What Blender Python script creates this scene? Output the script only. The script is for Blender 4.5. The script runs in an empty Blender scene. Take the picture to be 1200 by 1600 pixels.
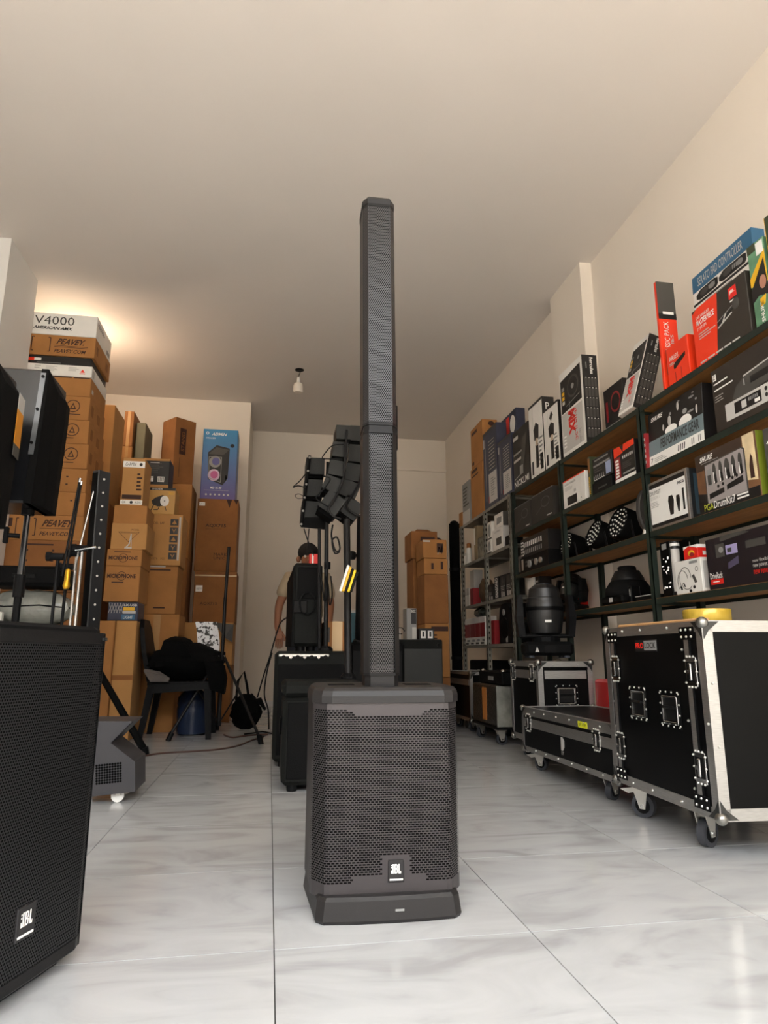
import bpy, bmesh, math, random
from mathutils import Matrix, Vector, Euler
random.seed(7)
PI = math.pi
sc = bpy.context.scene
COL = sc.collection

# ------------------------------------------------------------------ camera, light, exposure
F = 1040.0                       # focal length in pixels of the 1200x1600 photograph
CAM_H = 0.638
PITCH = math.atan((1025 - 800) / F)
YAW = math.atan((600 - 421) * math.cos(PITCH) / F)
cam = bpy.data.cameras.new('camera')
cam.sensor_fit = 'VERTICAL'; cam.sensor_height = 36.0; cam.lens = 36.0 * F / 1600
cam.clip_start = 0.05
camo = bpy.data.objects.new('camera', cam); COL.objects.link(camo)
camo.location = (0, 0, CAM_H)
camo.rotation_euler = (PI / 2 + PITCH, 0, -YAW)
sc.camera = camo

world = bpy.data.worlds.new('daylight'); sc.world = world
world.use_nodes = True
bg = world.node_tree.nodes['Background']
bg.inputs[0].default_value = (0.93, 0.97, 1.0, 1)
bg.inputs[1].default_value = 5.0
sun = bpy.data.lights.new('sun', 'SUN'); sun.energy = 20.0; sun.color = (1.0, .965, .92); sun.angle = math.radians(.6)
suno = bpy.data.objects.new('sun', sun); COL.objects.link(suno)
suno.rotation_euler = Vector((-.75, .10, .85)).to_track_quat('Z', 'Y').to_euler()   # high from the left, just behind the shop front line
# the open shop front behind the camera lets the daylight in
pl = bpy.data.lights.new('shopfront_opening', 'AREA'); pl.shape = 'RECTANGLE'
pl.size = 4.7; pl.size_y = 3.7
pl.cycles.is_portal = True
plo = bpy.data.objects.new('shopfront_opening', pl); COL.objects.link(plo)
plo.location = (0.05, -1.15, 1.86); plo.rotation_euler = (PI / 2, 0, 0)
sc.view_settings.view_transform = 'Standard'
sc.view_settings.look = 'None'
sc.view_settings.gamma = 1.0
sc.view_settings.use_curve_mapping = False
sc.view_settings.exposure = 1.1

# ------------------------------------------------------------------ pixel -> place
_sp, _cp, _sy, _cy = math.sin(PITCH), math.cos(PITCH), math.sin(YAW), math.cos(YAW)
def ray(x, y):
    u, v = x - 600, y - 800
    up = F * _sp - v * _cp; fw = F * _cp + v * _sp
    return Vector((u * _cy + fw * _sy, fw * _cy - u * _sy, up))
O = Vector((0, 0, CAM_H))
def fl(x, y, z=0.0):
    d = ray(x, y); return O + d * ((z - CAM_H) / d.z)
def ox(x, y, X):
    d = ray(x, y); return O + d * (X / d.x)
def oy(x, y, Y):
    d = ray(x, y); return O + d * (Y / d.y)

# ------------------------------------------------------------------ materials
def lin(h):
    h = h.lstrip('#'); c = [int(h[i:i + 2], 16) / 255 for i in (0, 2, 4)]
    return [x / 12.92 if x <= 0.04045 else ((x + 0.055) / 1.055) ** 2.4 for x in c]
MATS = {}
def mat(name, hexc, rough=0.5, metal=0.0, var=0.0, scale=8.0, bump=0.0, bscale=60.0, spec=0.5, alpha=1.0, emit=0.0, trans=0.0, stretch=None, coat=0.0):
    if name in MATS: return MATS[name]
    m = bpy.data.materials.new(name); m.use_nodes = True
    nt = m.node_tree; b = nt.nodes['Principled BSDF']
    c = lin(hexc)
    b.inputs['Base Color'].default_value = (*c, 1)
    b.inputs['Roughness'].default_value = rough
    b.inputs['Metallic'].default_value = metal
    b.inputs['Specular IOR Level'].default_value = spec
    b.inputs['Alpha'].default_value = alpha
    b.inputs['Transmission Weight'].default_value = trans
    b.inputs['Coat Weight'].default_value = coat
    if emit:
        b.inputs['Emission Color'].default_value = (*c, 1); b.inputs['Emission Strength'].default_value = emit
    tc = None
    if var or bump:
        tc = nt.nodes.new('ShaderNodeTexCoord'); mp = nt.nodes.new('ShaderNodeMapping')
        if stretch: mp.inputs['Scale'].default_value = stretch
        nt.links.new(tc.outputs['Object'], mp.inputs['Vector'])
    if var:
        n = nt.nodes.new('ShaderNodeTexNoise'); n.inputs['Scale'].default_value = scale; n.inputs['Detail'].default_value = 4
        r = nt.nodes.new('ShaderNodeValToRGB')
        r.color_ramp.elements[0].position = 0.3; r.color_ramp.elements[1].position = 0.7
        r.color_ramp.elements[0].color = (*[max(0, x * (1 - var)) for x in c], 1)
        r.color_ramp.elements[1].color = (*[min(1, x * (1 + var)) for x in c], 1)
        nt.links.new(mp.outputs[0], n.inputs['Vector']); nt.links.new(n.outputs[0], r.inputs[0]); nt.links.new(r.outputs[0], b.inputs['Base Color'])
    if bump:
        n2 = nt.nodes.new('ShaderNodeTexNoise'); n2.inputs['Scale'].default_value = bscale; n2.inputs['Detail'].default_value = 3
        bp = nt.nodes.new('ShaderNodeBump'); bp.inputs['Strength'].default_value = bump; bp.inputs['Distance'].default_value = 0.01
        nt.links.new(mp.outputs[0], n2.inputs['Vector']); nt.links.new(n2.outputs[0], bp.inputs['Height']); nt.links.new(bp.outputs[0], b.inputs['Normal'])
    MATS[name] = m
    return m
BLK = mat('black_plastic', '#101011', 0.5, spec=0.13, bump=0.12, bscale=500)
BLKS = mat('black_satin_plastic', '#161515', 0.45, spec=0.22, bump=0.05, bscale=400)
BLKM = mat('black_matte_paint', '#0b0b0b', 0.75, spec=0.13, bump=0.15, bscale=220)
BLKG = mat('black_gloss_plastic', '#0a0a0b', 0.28, spec=0.13)
VOID = mat('dark_speaker_cavity', '#060606', 0.9, spec=0.13)
CLOTHB = mat('black_cloth', '#070707', 0.95, spec=0.13, bump=0.6, bscale=30)
CAB = mat('black_textured_cabinet', '#181917', 0.62, spec=0.13, var=0.12, scale=3, bump=0.25, bscale=300)
LAM = mat('black_laminate', '#070707', 0.4, spec=0.13, var=0.2, scale=5)
ALU = mat('brushed_aluminium', '#c4c3c0', 0.42, 1.0, var=0.10, scale=30, stretch=(1, 1, 12))
CHR = mat('chrome_steel', '#d6d6d4', 0.18, 1.0)
ZINC = mat('zinc_plate', '#d8d6d0', 0.35, 0.85)
RUB = mat('grey_rubber', '#3c3e44', 0.7)
WHT = mat('white_card', '#e9e6e0', 0.55, var=0.03)
WHTP = mat('white_print', '#f1efea', 0.5)
GRYP = mat('grey_print', '#8c8c8a', 0.55)
LGRYP = mat('light_grey_print', '#c2bfba', 0.55)
DGRYP = mat('dark_grey_print', '#45433f', 0.55)
BLKP = mat('black_print', '#161414', 0.45)
BRNP = mat('dark_brown_print', '#3a1d12', 0.7)
REDP = mat('red_print', '#e2261c', 0.42)
ORGP = mat('orange_red_card', '#ee3a18', 0.42)
DREDP = mat('dark_red_print', '#8e1a20', 0.5)
YELP = mat('yellow_print', '#e6b222', 0.5)
GRNP = mat('olive_green_print', '#39412a', 0.5)
BLUP = mat('steel_blue_print', '#2f6488', 0.45)
NAVY = mat('navy_card', '#2b3046', 0.45, var=0.1)
CARD = mat('brown_cardboard', '#a8743f', 0.85, var=0.10, scale=6, bump=0.08, bscale=90)
CARD2 = mat('light_brown_cardboard', '#b98850', 0.85, var=0.08, scale=5, bump=0.08, bscale=90)
CARD3 = mat('dark_brown_cardboard', '#8d5c30', 0.85, var=0.12, scale=7, bump=0.1, bscale=90)
TAPE = mat('packing_tape', '#b58a58', 0.25, var=0.05)
CTAPE = mat('clear_tape', '#c6a77c', 0.15)
GREEN = mat('dark_green_steel', '#212a24', 0.5, spec=0.25, var=0.15, scale=10, bump=0.05)
GSTEEL = mat('grey_slotted_steel', '#8d8a80', 0.5, 0.3, var=0.12, scale=14)
PLY = mat('plywood_board', '#a5703c', 0.7, var=0.2, scale=4, stretch=(9, 1, 9))
SKIN = mat('skin', '#8a5a3f', 0.6)
HAIR = mat('black_hair', '#0c0a09', 0.8, bump=0.5, bscale=120)
SHIRT = mat('beige_shirt', '#a3937a', 0.9, bump=0.3, bscale=25)
TROUS = mat('dark_trousers', '#23252c', 0.9)
FILM = mat('plastic_film', '#8c8d86', 0.18, var=0.35, scale=9, bump=0.9, bscale=14)
DARKBLU = mat('dark_blue_bottle', '#22304a', 0.25)

# ------------------------------------------------------------------ mesh helpers
class MB:
    def __init__(s): s.v = []; s.f = []; s.M = None
    def add(s, vs, fs):
        o = len(s.v)
        if s.M is not None: vs = [s.M @ Vector(p) for p in vs]
        s.v += [tuple(p) for p in vs]; s.f += [tuple(i + o for i in q) for q in fs]
        return s
    def box(s, x0, y0, z0, x1, y1, z1, b=0.0):
        if x0 > x1: x0, x1 = x1, x0
        if y0 > y1: y0, y1 = y1, y0
        if z0 > z1: z0, z1 = z1, z0
        b = min(b, .45 * (x1 - x0), .45 * (y1 - y0), .45 * (z1 - z0))
        if b <= 0:
            vs = [(x, y, z) for z in (z0, z1) for y in (y0, y1) for x in (x0, x1)]
            return s.add(vs, [(0, 2, 3, 1), (4, 5, 7, 6), (0, 1, 5, 4), (2, 6, 7, 3), (0, 4, 6, 2), (1, 3, 7, 5)])
        vs = []; idx = {}
        for i in (0, 1):
            for j in (0, 1):
                for k in (0, 1):
                    c = ((x0, x1)[i], (y0, y1)[j], (z0, z1)[k]); n = (b if i == 0 else -b, b if j == 0 else -b, b if k == 0 else -b)
                    for a in range(3):
                        p = [c[q] + (0 if q == a else n[q]) for q in range(3)]
                        idx[i, j, k, a] = len(vs); vs.append(tuple(p))
        fs = []
        def q(*k): fs.append(tuple(idx[x] for x in k))
        for e in (0, 1):
            A = [(e, 0, 0, 0), (e, 1, 0, 0), (e, 1, 1, 0), (e, 0, 1, 0)]; q(*(A if e else A[::-1]))
            A = [(0, e, 0, 1), (0, e, 1, 1), (1, e, 1, 1), (1, e, 0, 1)]; q(*(A if e else A[::-1]))
            A = [(0, 0, e, 2), (1, 0, e, 2), (1, 1, e, 2), (0, 1, e, 2)]; q(*(A if e else A[::-1]))
        for e in (0, 1):
            for g in (0, 1):
                A = [(e, g, 0, 0), (e, g, 1, 0), (e, g, 1, 1), (e, g, 0, 1)]; q(*(A if e != g else A[::-1])[::-1])
                A = [(e, 0, g, 0), (e, 1, g, 0), (e, 1, g, 2), (e, 0, g, 2)]; q(*(A if e != g else A[::-1]))
                A = [(0, e, g, 1), (1, e, g, 1), (1, e, g, 2), (0, e, g, 2)]; q(*(A if e != g else A[::-1])[::-1])
                for k in (0, 1):
                    A = [(e, g, k, 0), (e, g, k, 1), (e, g, k, 2)]; q(*(A if (e + g + k) % 2 else A[::-1]))
        return s.add(vs, fs)
    def cyl(s, p, q, r, r2=None, n=12, cap=True):
        p = Vector(p); q = Vector(q); r2 = r if r2 is None else r2
        d = (q - p).normalized(); a = d.orthogonal().normalized(); c = d.cross(a)
        vs = []
        for (o, rr) in ((p, r), (q, r2)):
            for i in range(n):
                t = 2 * PI * i / n; vs.append(o + a * (rr * math.cos(t)) + c * (rr * math.sin(t)))
        fs = [(i, (i + 1) % n, n + (i + 1) % n, n + i) for i in range(n)]
        if cap: fs += [tuple(range(n))[::-1], tuple(range(n, 2 * n))]
        return s.add(vs, fs)
    def tube(s, pts, r, n=6):
        pts = [Vector(p) for p in pts]; m = len(pts); vs = []
        rr = r if isinstance(r, (list, tuple)) else [r] * m
        a = None
        for i, p in enumerate(pts):
            d = (pts[min(i + 1, m - 1)] - pts[max(i - 1, 0)]).normalized()
            a = d.orthogonal().normalized() if a is None else (a - d * a.dot(d)).normalized()
            c = d.cross(a)
            for k in range(n):
                t = 2 * PI * k / n; vs.append(p + a * (rr[i] * math.cos(t)) + c * (rr[i] * math.sin(t)))
        fs = [(i * n + k, i * n + (k + 1) % n, (i + 1) * n + (k + 1) % n, (i + 1) * n + k) for i in range(m - 1) for k in range(n)]
        fs += [tuple(range(n))[::-1], tuple(range((m - 1) * n, m * n))]
        return s.add(vs, fs)
    def lathe(s, prof, n=20, o=(0, 0, 0)):
        vs = []; m = len(prof)
        for (r, z) in prof:
            for k in range(n):
                t = 2 * PI * k / n; vs.append((o[0] + r * math.cos(t), o[1] + r * math.sin(t), o[2] + z))
        fs = [(i * n + k, i * n + (k + 1) % n, (i + 1) * n + (k + 1) % n, (i + 1) * n + k) for i in range(m - 1) for k in range(n)]
        fs += [tuple(range(n))[::-1], tuple(range((m - 1) * n, m * n))]
        return s.add(vs, fs)
    def prism(s, poly, z0, z1, M=None):
        n = len(poly); vs = [(x, y, z0) for x, y in poly] + [(x, y, z1) for x, y in poly]
        if M is not None: vs = [M @ Vector(p) for p in vs]
        ar = sum(poly[i][0] * poly[(i + 1) % n][1] - poly[(i + 1) % n][0] * poly[i][1] for i in range(n))
        fs = [(i, (i + 1) % n, n + (i + 1) % n, n + i) for i in range(n)] + [tuple(range(n))[::-1], tuple(range(n, 2 * n))]
        if ar < 0: fs = [f[::-1] for f in fs]
        return s.add(vs, fs)
    def loft(s, rings, cap=True):
        n = len(rings[0]); vs = [p for r in rings for p in r]
        fs = [(i * n + k, i * n + (k + 1) % n, (i + 1) * n + (k + 1) % n, (i + 1) * n + k) for i in range(len(rings) - 1) for k in range(n)]
        if cap: fs += [tuple(range(n))[::-1], tuple(range((len(rings) - 1) * n, len(rings) * n))]
        return s.add(vs, fs)
    def sphere(s, c, r, n=10, m=7, sz=1.0):
        return s.lathe([(max(1e-4, r * math.sin(PI * i / m)), -r * sz * math.cos(PI * i / m)) for i in range(m + 1)], n, c)
    def build(s, name, m, parent=None, smooth=False, label=None, fix=False, stuff=False):
        me = bpy.data.meshes.new(name); me.from_pydata([tuple(p) for p in s.v], [], s.f)
        if fix:
            bm = bmesh.new(); bm.from_mesh(me); bmesh.ops.recalc_face_normals(bm, faces=bm.faces); bm.to_mesh(me); bm.free()
        me.materials.append(m)
        if smooth: me.shade_smooth(); me.set_sharp_from_angle(angle=math.radians(38))
        o = bpy.data.objects.new(name, me); COL.objects.link(o)
        if parent is not None: o.parent = parent
        if label: o['label'] = label
        if stuff: o['kind'] = 'stuff'
        return o
def bx(name, m, parent, *a, b=0.0, label=None):
    return MB().box(*a, b=b).build(name, m, parent, label=label)
def tag(o, label, cat, group=None):
    o['label'] = label; o['category'] = cat
    if group: o['group'] = group
    return o
def thing(name, label, cat, loc=(0, 0, 0), rz=0.0, group=None, rot=None):
    o = bpy.data.objects.new(name, None); COL.objects.link(o); o.empty_display_size = 0.05
    o.location = loc; o.rotation_euler = rot if rot else (0, 0, rz)
    return tag(o, label, cat, group)
def struct(name, bm, m, smooth=False):
    o = bm.build(name, m); o['kind'] = 'structure'; return o
def dup(root, loc, rz=None, label=None, rot=None):
    r = root.copy(); COL.objects.link(r); r.location = loc
    if rz is not None: r.rotation_euler = (0, 0, rz)
    if rot is not None: r.rotation_euler = rot
    if label: r['label'] = label
    for ch in list(root.children):
        c = ch.copy(); COL.objects.link(c); c.parent = r
        for g in list(ch.children):
            d = g.copy(); COL.objects.link(d); d.parent = c
    return r

_tc = {}
def text_mesh(s, bold=0.0):
    k = (s, bold)
    if k not in _tc:
        c = bpy.data.curves.new('t', 'FONT'); c.body = s; c.resolution_u = 2; c.offset = bold; c.fill_mode = 'FRONT'
        o = bpy.data.objects.new('t', c); COL.objects.link(o)
        dg = bpy.context.evaluated_depsgraph_get(); me = o.evaluated_get(dg).to_mesh()
        vs = [v.co.copy() for v in me.vertices]; fs = [tuple(p.vertices) for p in me.polygons]
        o.evaluated_get(dg).to_mesh_clear(); bpy.data.objects.remove(o); bpy.data.curves.remove(c)
        x0 = min(v.x for v in vs); x1 = max(v.x for v in vs); y0 = min(v.y for v in vs); y1 = max(v.y for v in vs)
        _tc[k] = ([((v.x - x0) / (x1 - x0), (v.y - y0) / max(1e-6, y1 - y0)) for v in vs], fs)
    return _tc[k]

class PR:
    """prints on the faces of a box of size w,d,h whose base centre is the parent's origin"""
    def __init__(s, parent, w, d, h, z=0.0):
        s.p = parent; s.acc = {}
        V = Vector
        s.fr = {'F': (V((-w / 2, -d / 2, z)), V((w, 0, 0)), V((0, 0, h)), V((0, -1, 0))),
                'R': (V((w / 2, -d / 2, z)), V((0, d, 0)), V((0, 0, h)), V((1, 0, 0))),
                'L': (V((-w / 2, d / 2, z)), V((0, -d, 0)), V((0, 0, h)), V((-1, 0, 0))),
                'T': (V((-w / 2, -d / 2, z + h)), V((w, 0, 0)), V((0, d, 0)), V((0, 0, 1)))}
    def mb(s, m, kind, own=False):
        if own: s.n = getattr(s, 'n', 0) + 1
        return s.acc.setdefault((m.name, kind, s.n if own else 0), MB())
    def poly(s, f, pts, m, l=1, kind='printed_panel'):
        o, u, v, n = s.fr[f]; k = len(pts); e = 0.0008 * l
        a = [o + u * p[0] + v * p[1] + n * 0.0 for p in pts]; b = [p + n * e for p in a]
        fs = [(i, (i + 1) % k, k + (i + 1) % k, k + i) for i in range(k)] + [tuple(range(k, 2 * k))]
        ar = sum(pts[i][0] * pts[(i + 1) % k][1] - pts[(i + 1) % k][0] * pts[i][1] for i in range(k))
        if ar < 0: fs = [q[::-1] for q in fs]
        own = abs(ar) / 2 * u.length * v.length > .0004 and kind != 'small_print'
        s.mb(m, kind if own else 'small_print', own).add(a + b, fs); return s
    def rect(s, f, u0, v0, u1, v1, m, l=1, kind='printed_panel'):
        return s.poly(f, [(u0, v0), (u1, v0), (u1, v1), (u0, v1)], m, l, kind)
    def ell(s, f, u, v, ru, rv, m, l=1, n=16, a0=0):
        return s.poly(f, [(u + ru * math.cos(a0 + 2 * PI * i / n), v + rv * math.sin(a0 + 2 * PI * i / n)) for i in range(n)], m, l)
    def ring(s, f, u, v, r, t, m, l=1, n=24):
        o, U, V_, nn = s.fr[f]; du, dv = U.length, V_.length; e = 0.0008 * l; vs = []
        for rr in (r, r - t):
            for i in range(n):
                a = 2 * PI * i / n; vs.append(o + U * (u + rr * math.cos(a) / du) + V_ * (v + rr * math.sin(a) / dv) + nn * e)
        s.mb(m, 'printed_ring', True).add(vs, [(i, (i + 1) % n, n + (i + 1) % n, n + i) for i in range(n)]); return s
    def line(s, f, pts, t, m, l=1):
        o, U, V_, nn = s.fr[f]; du, dv = U.length, V_.length
        for (a, b) in zip(pts[:-1], pts[1:]):
            dx, dy = (b[0] - a[0]) * du, (b[1] - a[1]) * dv; L = math.hypot(dx, dy) or 1; px, py = -dy / L * t / 2 / du, dx / L * t / 2 / dv
            s.poly(f, [(a[0] + px, a[1] + py), (a[0] - px, a[1] - py), (b[0] - px, b[1] - py), (b[0] + px, b[1] + py)], m, l)
        return s
    def text(s, f, t, u0, v0, u1, v1, m, l=2, bold=0.0, rot=0, shear=0.0):
        vs, fs = text_mesh(t, bold); o, U, V_, nn = s.fr[f]; out = []
        for (a, b) in vs:
            a = a * (1 - shear) + b * shear
            if rot == 90: a, b = 1 - b, a
            elif rot == -90: a, b = b, 1 - a
            elif rot == 180: a, b = 1 - a, 1 - b
            out.append(o + U * (u0 + a * (u1 - u0)) + V_ * (v0 + b * (v1 - v0)) + nn * (0.0008 * l))
        s.mb(m, 'lettering', True).add(out, fs); return s
    def lines(s, f, u0, v0, u1, v1, n, m, l=1, fill=0.45):
        """rows of small print"""
        h = (v1 - v0) / n
        for i in range(n):
            w = u0 + (u1 - u0) * random.uniform(.55, 1)
            s.rect(f, u0, v0 + h * (i + .5 - fill / 2), w, v0 + h * (i + .5 + fill / 2), m, l, 'small_print')
        return s
    def done(s):
        for (mn, kind, k), b in s.acc.items(): b.build(kind, MATS[mn], s.p, stuff=(kind == 'small_print'))
        return s.p

# ------------------------------------------------------------------ the room
CEIL = 3.72; XL, XR, YB, YF = -2.367, 2.433, 9.05, -1.25
def floor_mat():
    m = bpy.data.materials.new('glossy_marble_tile'); m.use_nodes = True; MATS[m.name] = m
    nt = m.node_tree; b = nt.nodes['Principled BSDF']; N = nt.nodes.new; L = nt.links.new
    g = N('ShaderNodeNewGeometry'); oi = N('ShaderNodeObjectInfo'); cm = N('ShaderNodeCombineXYZ')
    ml = N('ShaderNodeMath'); ml.operation = 'MULTIPLY'; ml.inputs[1].default_value = 37.0
    L(oi.outputs['Random'], ml.inputs[0]); L(ml.outputs[0], cm.inputs[2])
    ad = N('ShaderNodeVectorMath'); L(g.outputs['Position'], ad.inputs[0]); L(cm.outputs[0], ad.inputs[1])
    mp = N('ShaderNodeMapping'); mp.inputs['Rotation'].default_value = (0, 0, .6); mp.inputs['Scale'].default_value = (2.2, 5.5, 1)
    L(ad.outputs[0], mp.inputs[0])
    n = N('ShaderNodeTexNoise'); n.inputs['Scale'].default_value = 1.1; n.inputs['Detail'].default_value = 6; n.inputs['Distortion'].default_value = 1.6
    L(mp.outputs[0], n.inputs['Vector'])
    r = N('ShaderNodeValToRGB'); e = r.color_ramp.elements
    e[0].position = .30; e[0].color = (*lin('#a3a3a4'), 1); e[1].position = .62; e[1].color = (*lin('#bbbcbd'), 1)
    k = e.new(.48); k.color = (*lin('#b5b6b7'), 1)
    L(n.outputs[0], r.inputs[0]); L(r.outputs[0], b.inputs['Base Color'])
    b.inputs['Roughness'].default_value = .13; b.inputs['Specular IOR Level'].default_value = .5
    return m
TILE = floor_mat()
GROUT = mat('grey_grout', '#242322', .95)
WALL = mat('cream_wall_paint', '#e9dfd2', .85, var=.02, scale=1.2, bump=.03, bscale=40)
WALL2 = mat('white_wall_paint', '#e2dfdb', .85, var=.02, scale=1.2, bump=.03, bscale=40)
CEILM = mat('ceiling_paint', '#e3dbd3', .9, var=.02, scale=.8)
floor = struct('floor', MB().box(XL - .2, YF, -.12, XR + .2, YB + .2, -.004), GROUT)
tb = MB().box(-.2988, -.2905, -.008, .2988, .2905, 0)
t0 = tb.build('tile', TILE, floor)
first = True
for i in range(8):
    for j in range(18):
        o = t0 if first else t0.copy()
        if not first: COL.objects.link(o)
        first = False
        o.location = (XL + .3 + .6 * i, -1.257 + .2925 + .585 * j, 0); o.parent = floor
struct('ceiling', MB().box(XL - .2, YF, CEIL, XR + .2, YB + .2, CEIL + .12), CEILM)
struct('wall_right', MB().box(XR, YF, -.004, XR + .15, YB, CEIL), WALL)
struct('wall_right_pillar', MB().box(2.335, 4.46, 0, XR, 5.04, CEIL), WALL)
struct('wall_left', MB().box(XL - .15, YF, -.004, XL, YB, CEIL), WALL2)
struct('wall_left_pillar', MB().box(XL, 4.88, 0, -2.03, 5.47, CEIL), WALL2)
struct('wall_back', MB().box(XL - .15, YB, -.004, XR + .15, YB + .15, CEIL), WALL)
struct('wall_back_partition', MB().box(XL, 7.98, 0, -.335, YB, CEIL), WALL)
struct('baseboard_back', MB().box(-.335, YB - .012, 0, XR, YB, .07, b=.003), WALL2)
struct('baseboard_partition', MB().box(XL, 7.968, 0, -.335, 7.98, .07, b=.003), WALL2)
struct('trim_1', MB().box(1.45, YB - .03, 3.24, XR, YB, 3.27, b=.004), WALL)

# unseen street and opposite wall added behind the camera for dark reflections and bounce
struct('ground_added_street', MB().box(-14, -11, -.14, 14, YF, -.02), mat('added_street_paving', '#a8a196', .9, var=.1, scale=2))
struct('wall_added_opposite', MB().box(-14, -11.4, -.14, 14, -11, 6.1), mat('added_street_facade', '#77706a', .9, var=.15, scale=.6))
struct('wall_shop_front_left', MB().box(-14, YF - .2, -.14, XL - .15, YF, 6), WALL2)
struct('wall_shop_front_right', MB().box(XR + .15, YF - .2, -.14, 14, YF, 6), WALL2)
struct('wall_shop_front_top', MB().box(XL - .15, YF - .2, CEIL, XR + .15, YF, 6), WALL2)

# pendant bulb, switched off
p = fl(468, 578, CEIL)
t = thing('pendant_bulb', 'white screw-in bulb hanging from the ceiling on a short wire', 'light bulb', (p.x, p.y, CEIL))
MB().lathe([(.028, -.012), (.05, -.004), (.05, 0)], 16).build('ceiling_rose', BLK, t)
MB().tube([(0, 0, -.01), (.008, 0, -.03), (-.004, 0, -.06), (-.008, 0, -.09)], .004).build('wire', BLK, t)
MB().lathe([(.004, -.085), (.017, -.09), (.02, -.15), (.03, -.155)], 14, (-.008, 0, 0)).build('socket', WHT, t, True)
MB().lathe([(.02, -.15), (.046, -.165), (.054, -.19), (.054, -.25), (.045, -.265), (.002, -.27)], 18, (-.008, 0, 0)).build('bulb', mat('opal_bulb', '#e8dfd2', .4), t, True)

# lit wall lamp behind the carton stack
t = thing('wall_lamp', 'lit warm lamp on the left wall behind the tall carton stack', 'lamp', (XL, 6.3, 3.30))
MB().box(0, -.05, -.05, .02, .05, .05, b=.004).build('wall_plate', WHT, t)
MB().cyl((.02, 0, 0), (.42, 0, 0), .012, n=12).build('lamp_holder', WHT, t)
MB().sphere((.46, 0, 0), .045, 12, 8).build('glowing_bulb', mat('glowing_bulb_glass', '#ffe6c8', .4, emit=120.0), t, True)

# ------------------------------------------------------------------ perforated sheets
def hex_sheet(fn, s0, s1, t0, t1, pitch, hole):
    b = MB(); R = pitch / math.sqrt(3); rows = int((t1 - t0) / (1.5 * R)); cols = int((s1 - s0) / pitch)
    vs = []; fs = []
    cs = [(math.sin(PI / 3 * k), math.cos(PI / 3 * k)) for k in range(6)]
    for j in range(rows):
        t = t0 + R + 1.5 * R * j
        for i in range(cols):
            s = s0 + pitch * (i + .5 + .5 * (j % 2))
            if s + pitch / 2 > s1 + pitch * .3: continue
            o = len(vs)
            for rr in (R * 1.01, R * hole):
                for c in cs: vs.append(fn(s + rr * c[0], t + rr * c[1]))
            fs += [(o + k, o + (k + 1) % 6, o + 6 + (k + 1) % 6, o + 6 + k) for k in range(6)]
    b.v = vs; b.f = fs
    return b
def polyline_fn(pts, off=0.0):
    """arc-length parametrisation of a 2-D plan outline; returns (length, fn(s) -> (x, y))"""
    P = [Vector((p[0], p[1])) for p in pts]; d = [0]
    for a, c in zip(P[:-1], P[1:]): d.append(d[-1] + (c - a).length)
    def fn(s):
        s = max(0, min(d[-1], s))
        for k in range(len(P) - 1):
            if s <= d[k + 1] + 1e-9:
                q = P[k].lerp(P[k + 1], (s - d[k]) / (d[k + 1] - d[k])); return q.x, q.y
        return P[-1].x, P[-1].y
    return d[-1], fn
def logo(parent, M, w, h, big=True):
    """square badge with the three-letter mark over a white bar; M maps badge x,y,z(out) to parent space"""
    b = MB(); b.M = M; b.box(-w / 2, -h / 2, -.003, w / 2, h / 2, .003, b=.0015); bd = b.build('logo_badge', mat('badge_plastic', '#1f1d1e', .4), parent)
    b = MB(); b.M = M
    for (u0, v0, u1, v1) in ((.14, 0, .27, 1), (0, 0, .14, .15), (0, .15, .11, .36), (0, .60, .10, .72), (0, .82, .10, .94),
                             (.34, 0, .46, 1), (.46, .86, .58, 1), (.46, .43, .58, .57), (.46, 0, .58, .14), (.56, .06, .67, .47), (.56, .53, .67, .94), (.74, 0, .86, 1), (.86, 0, 1, .15), (.93, .15, 1, .26)):
        x0, x1, y0, y1 = -.32 * w + u0 * .62 * w, -.32 * w + u1 * .62 * w, -.10 * h + v0 * .42 * h, -.10 * h + v1 * .42 * h
        b.add([(x0, y0, .0036), (x1, y0, .0036), (x1, y1, .0036), (x0, y1, .0036)], [(0, 1, 2, 3)])
    b.build('lettering', WHTP, bd)
    b = MB(); b.M = M; b.box(-.42 * w, -.40 * h, .0028, .42 * w, -.33 * h, .0038); b.build('white_bar', WHTP, bd)

# ------------------------------------------------------------------ column loudspeaker (the main subject)
GRL = mat('dark_grille_metal', '#454142', .38, .45, bump=.03, bscale=300)
GRC = mat('column_grille_metal', '#434142', .36, .6)
SUBP = mat('charcoal_speaker_plastic', '#201e1e', .45, spec=.38, bump=.06, bscale=450)
t = thing('column_loudspeaker', 'tall black column array loudspeaker standing on a subwoofer base in the middle of the floor', 'loudspeaker', (.3215, 2.0, 0), -.03)
def ring(pl, z, k=1.0, dy=0.0): return [(x * k, y * k + dy, z) for x, y in pl]
half = [(-.085, -.229), (-.165, -.222), (-.184, -.202), (-.207, .05), (-.19, .20)]
plan = half + [(-x, y) for x, y in half[::-1]] + [(0, -.231)]
body = [(-.158, -.193), (-.192, -.140), (-.203, .05), (-.186, .19), (.186, .19), (.203, .05), (.192, -.140), (.158, -.193)]
MB().loft([ring(plan, 0, .985), ring(plan, .008), ring(plan, .05, .972), ring(plan, .058, .945), ring(plan, .06, .90)]).build('plinth', SUBP, t, fix=True)
b = MB().loft([ring(body, .05), ring(body, .52)]); b.build('subwoofer_cabinet', VOID, t, fix=True)
side = [(-.1925, -.1385), (-.2045, .05), (-.187, .192), (.187, .192), (.2045, .05), (.1925, -.1385), (.186, -.130), (.196, .05), (.18, .185), (-.18, .185), (-.196, .05), (-.186, -.130)]
MB().loft([ring(side, .052), ring(side, .52)]).build('side_shell', SUBP, t, fix=True)
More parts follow.
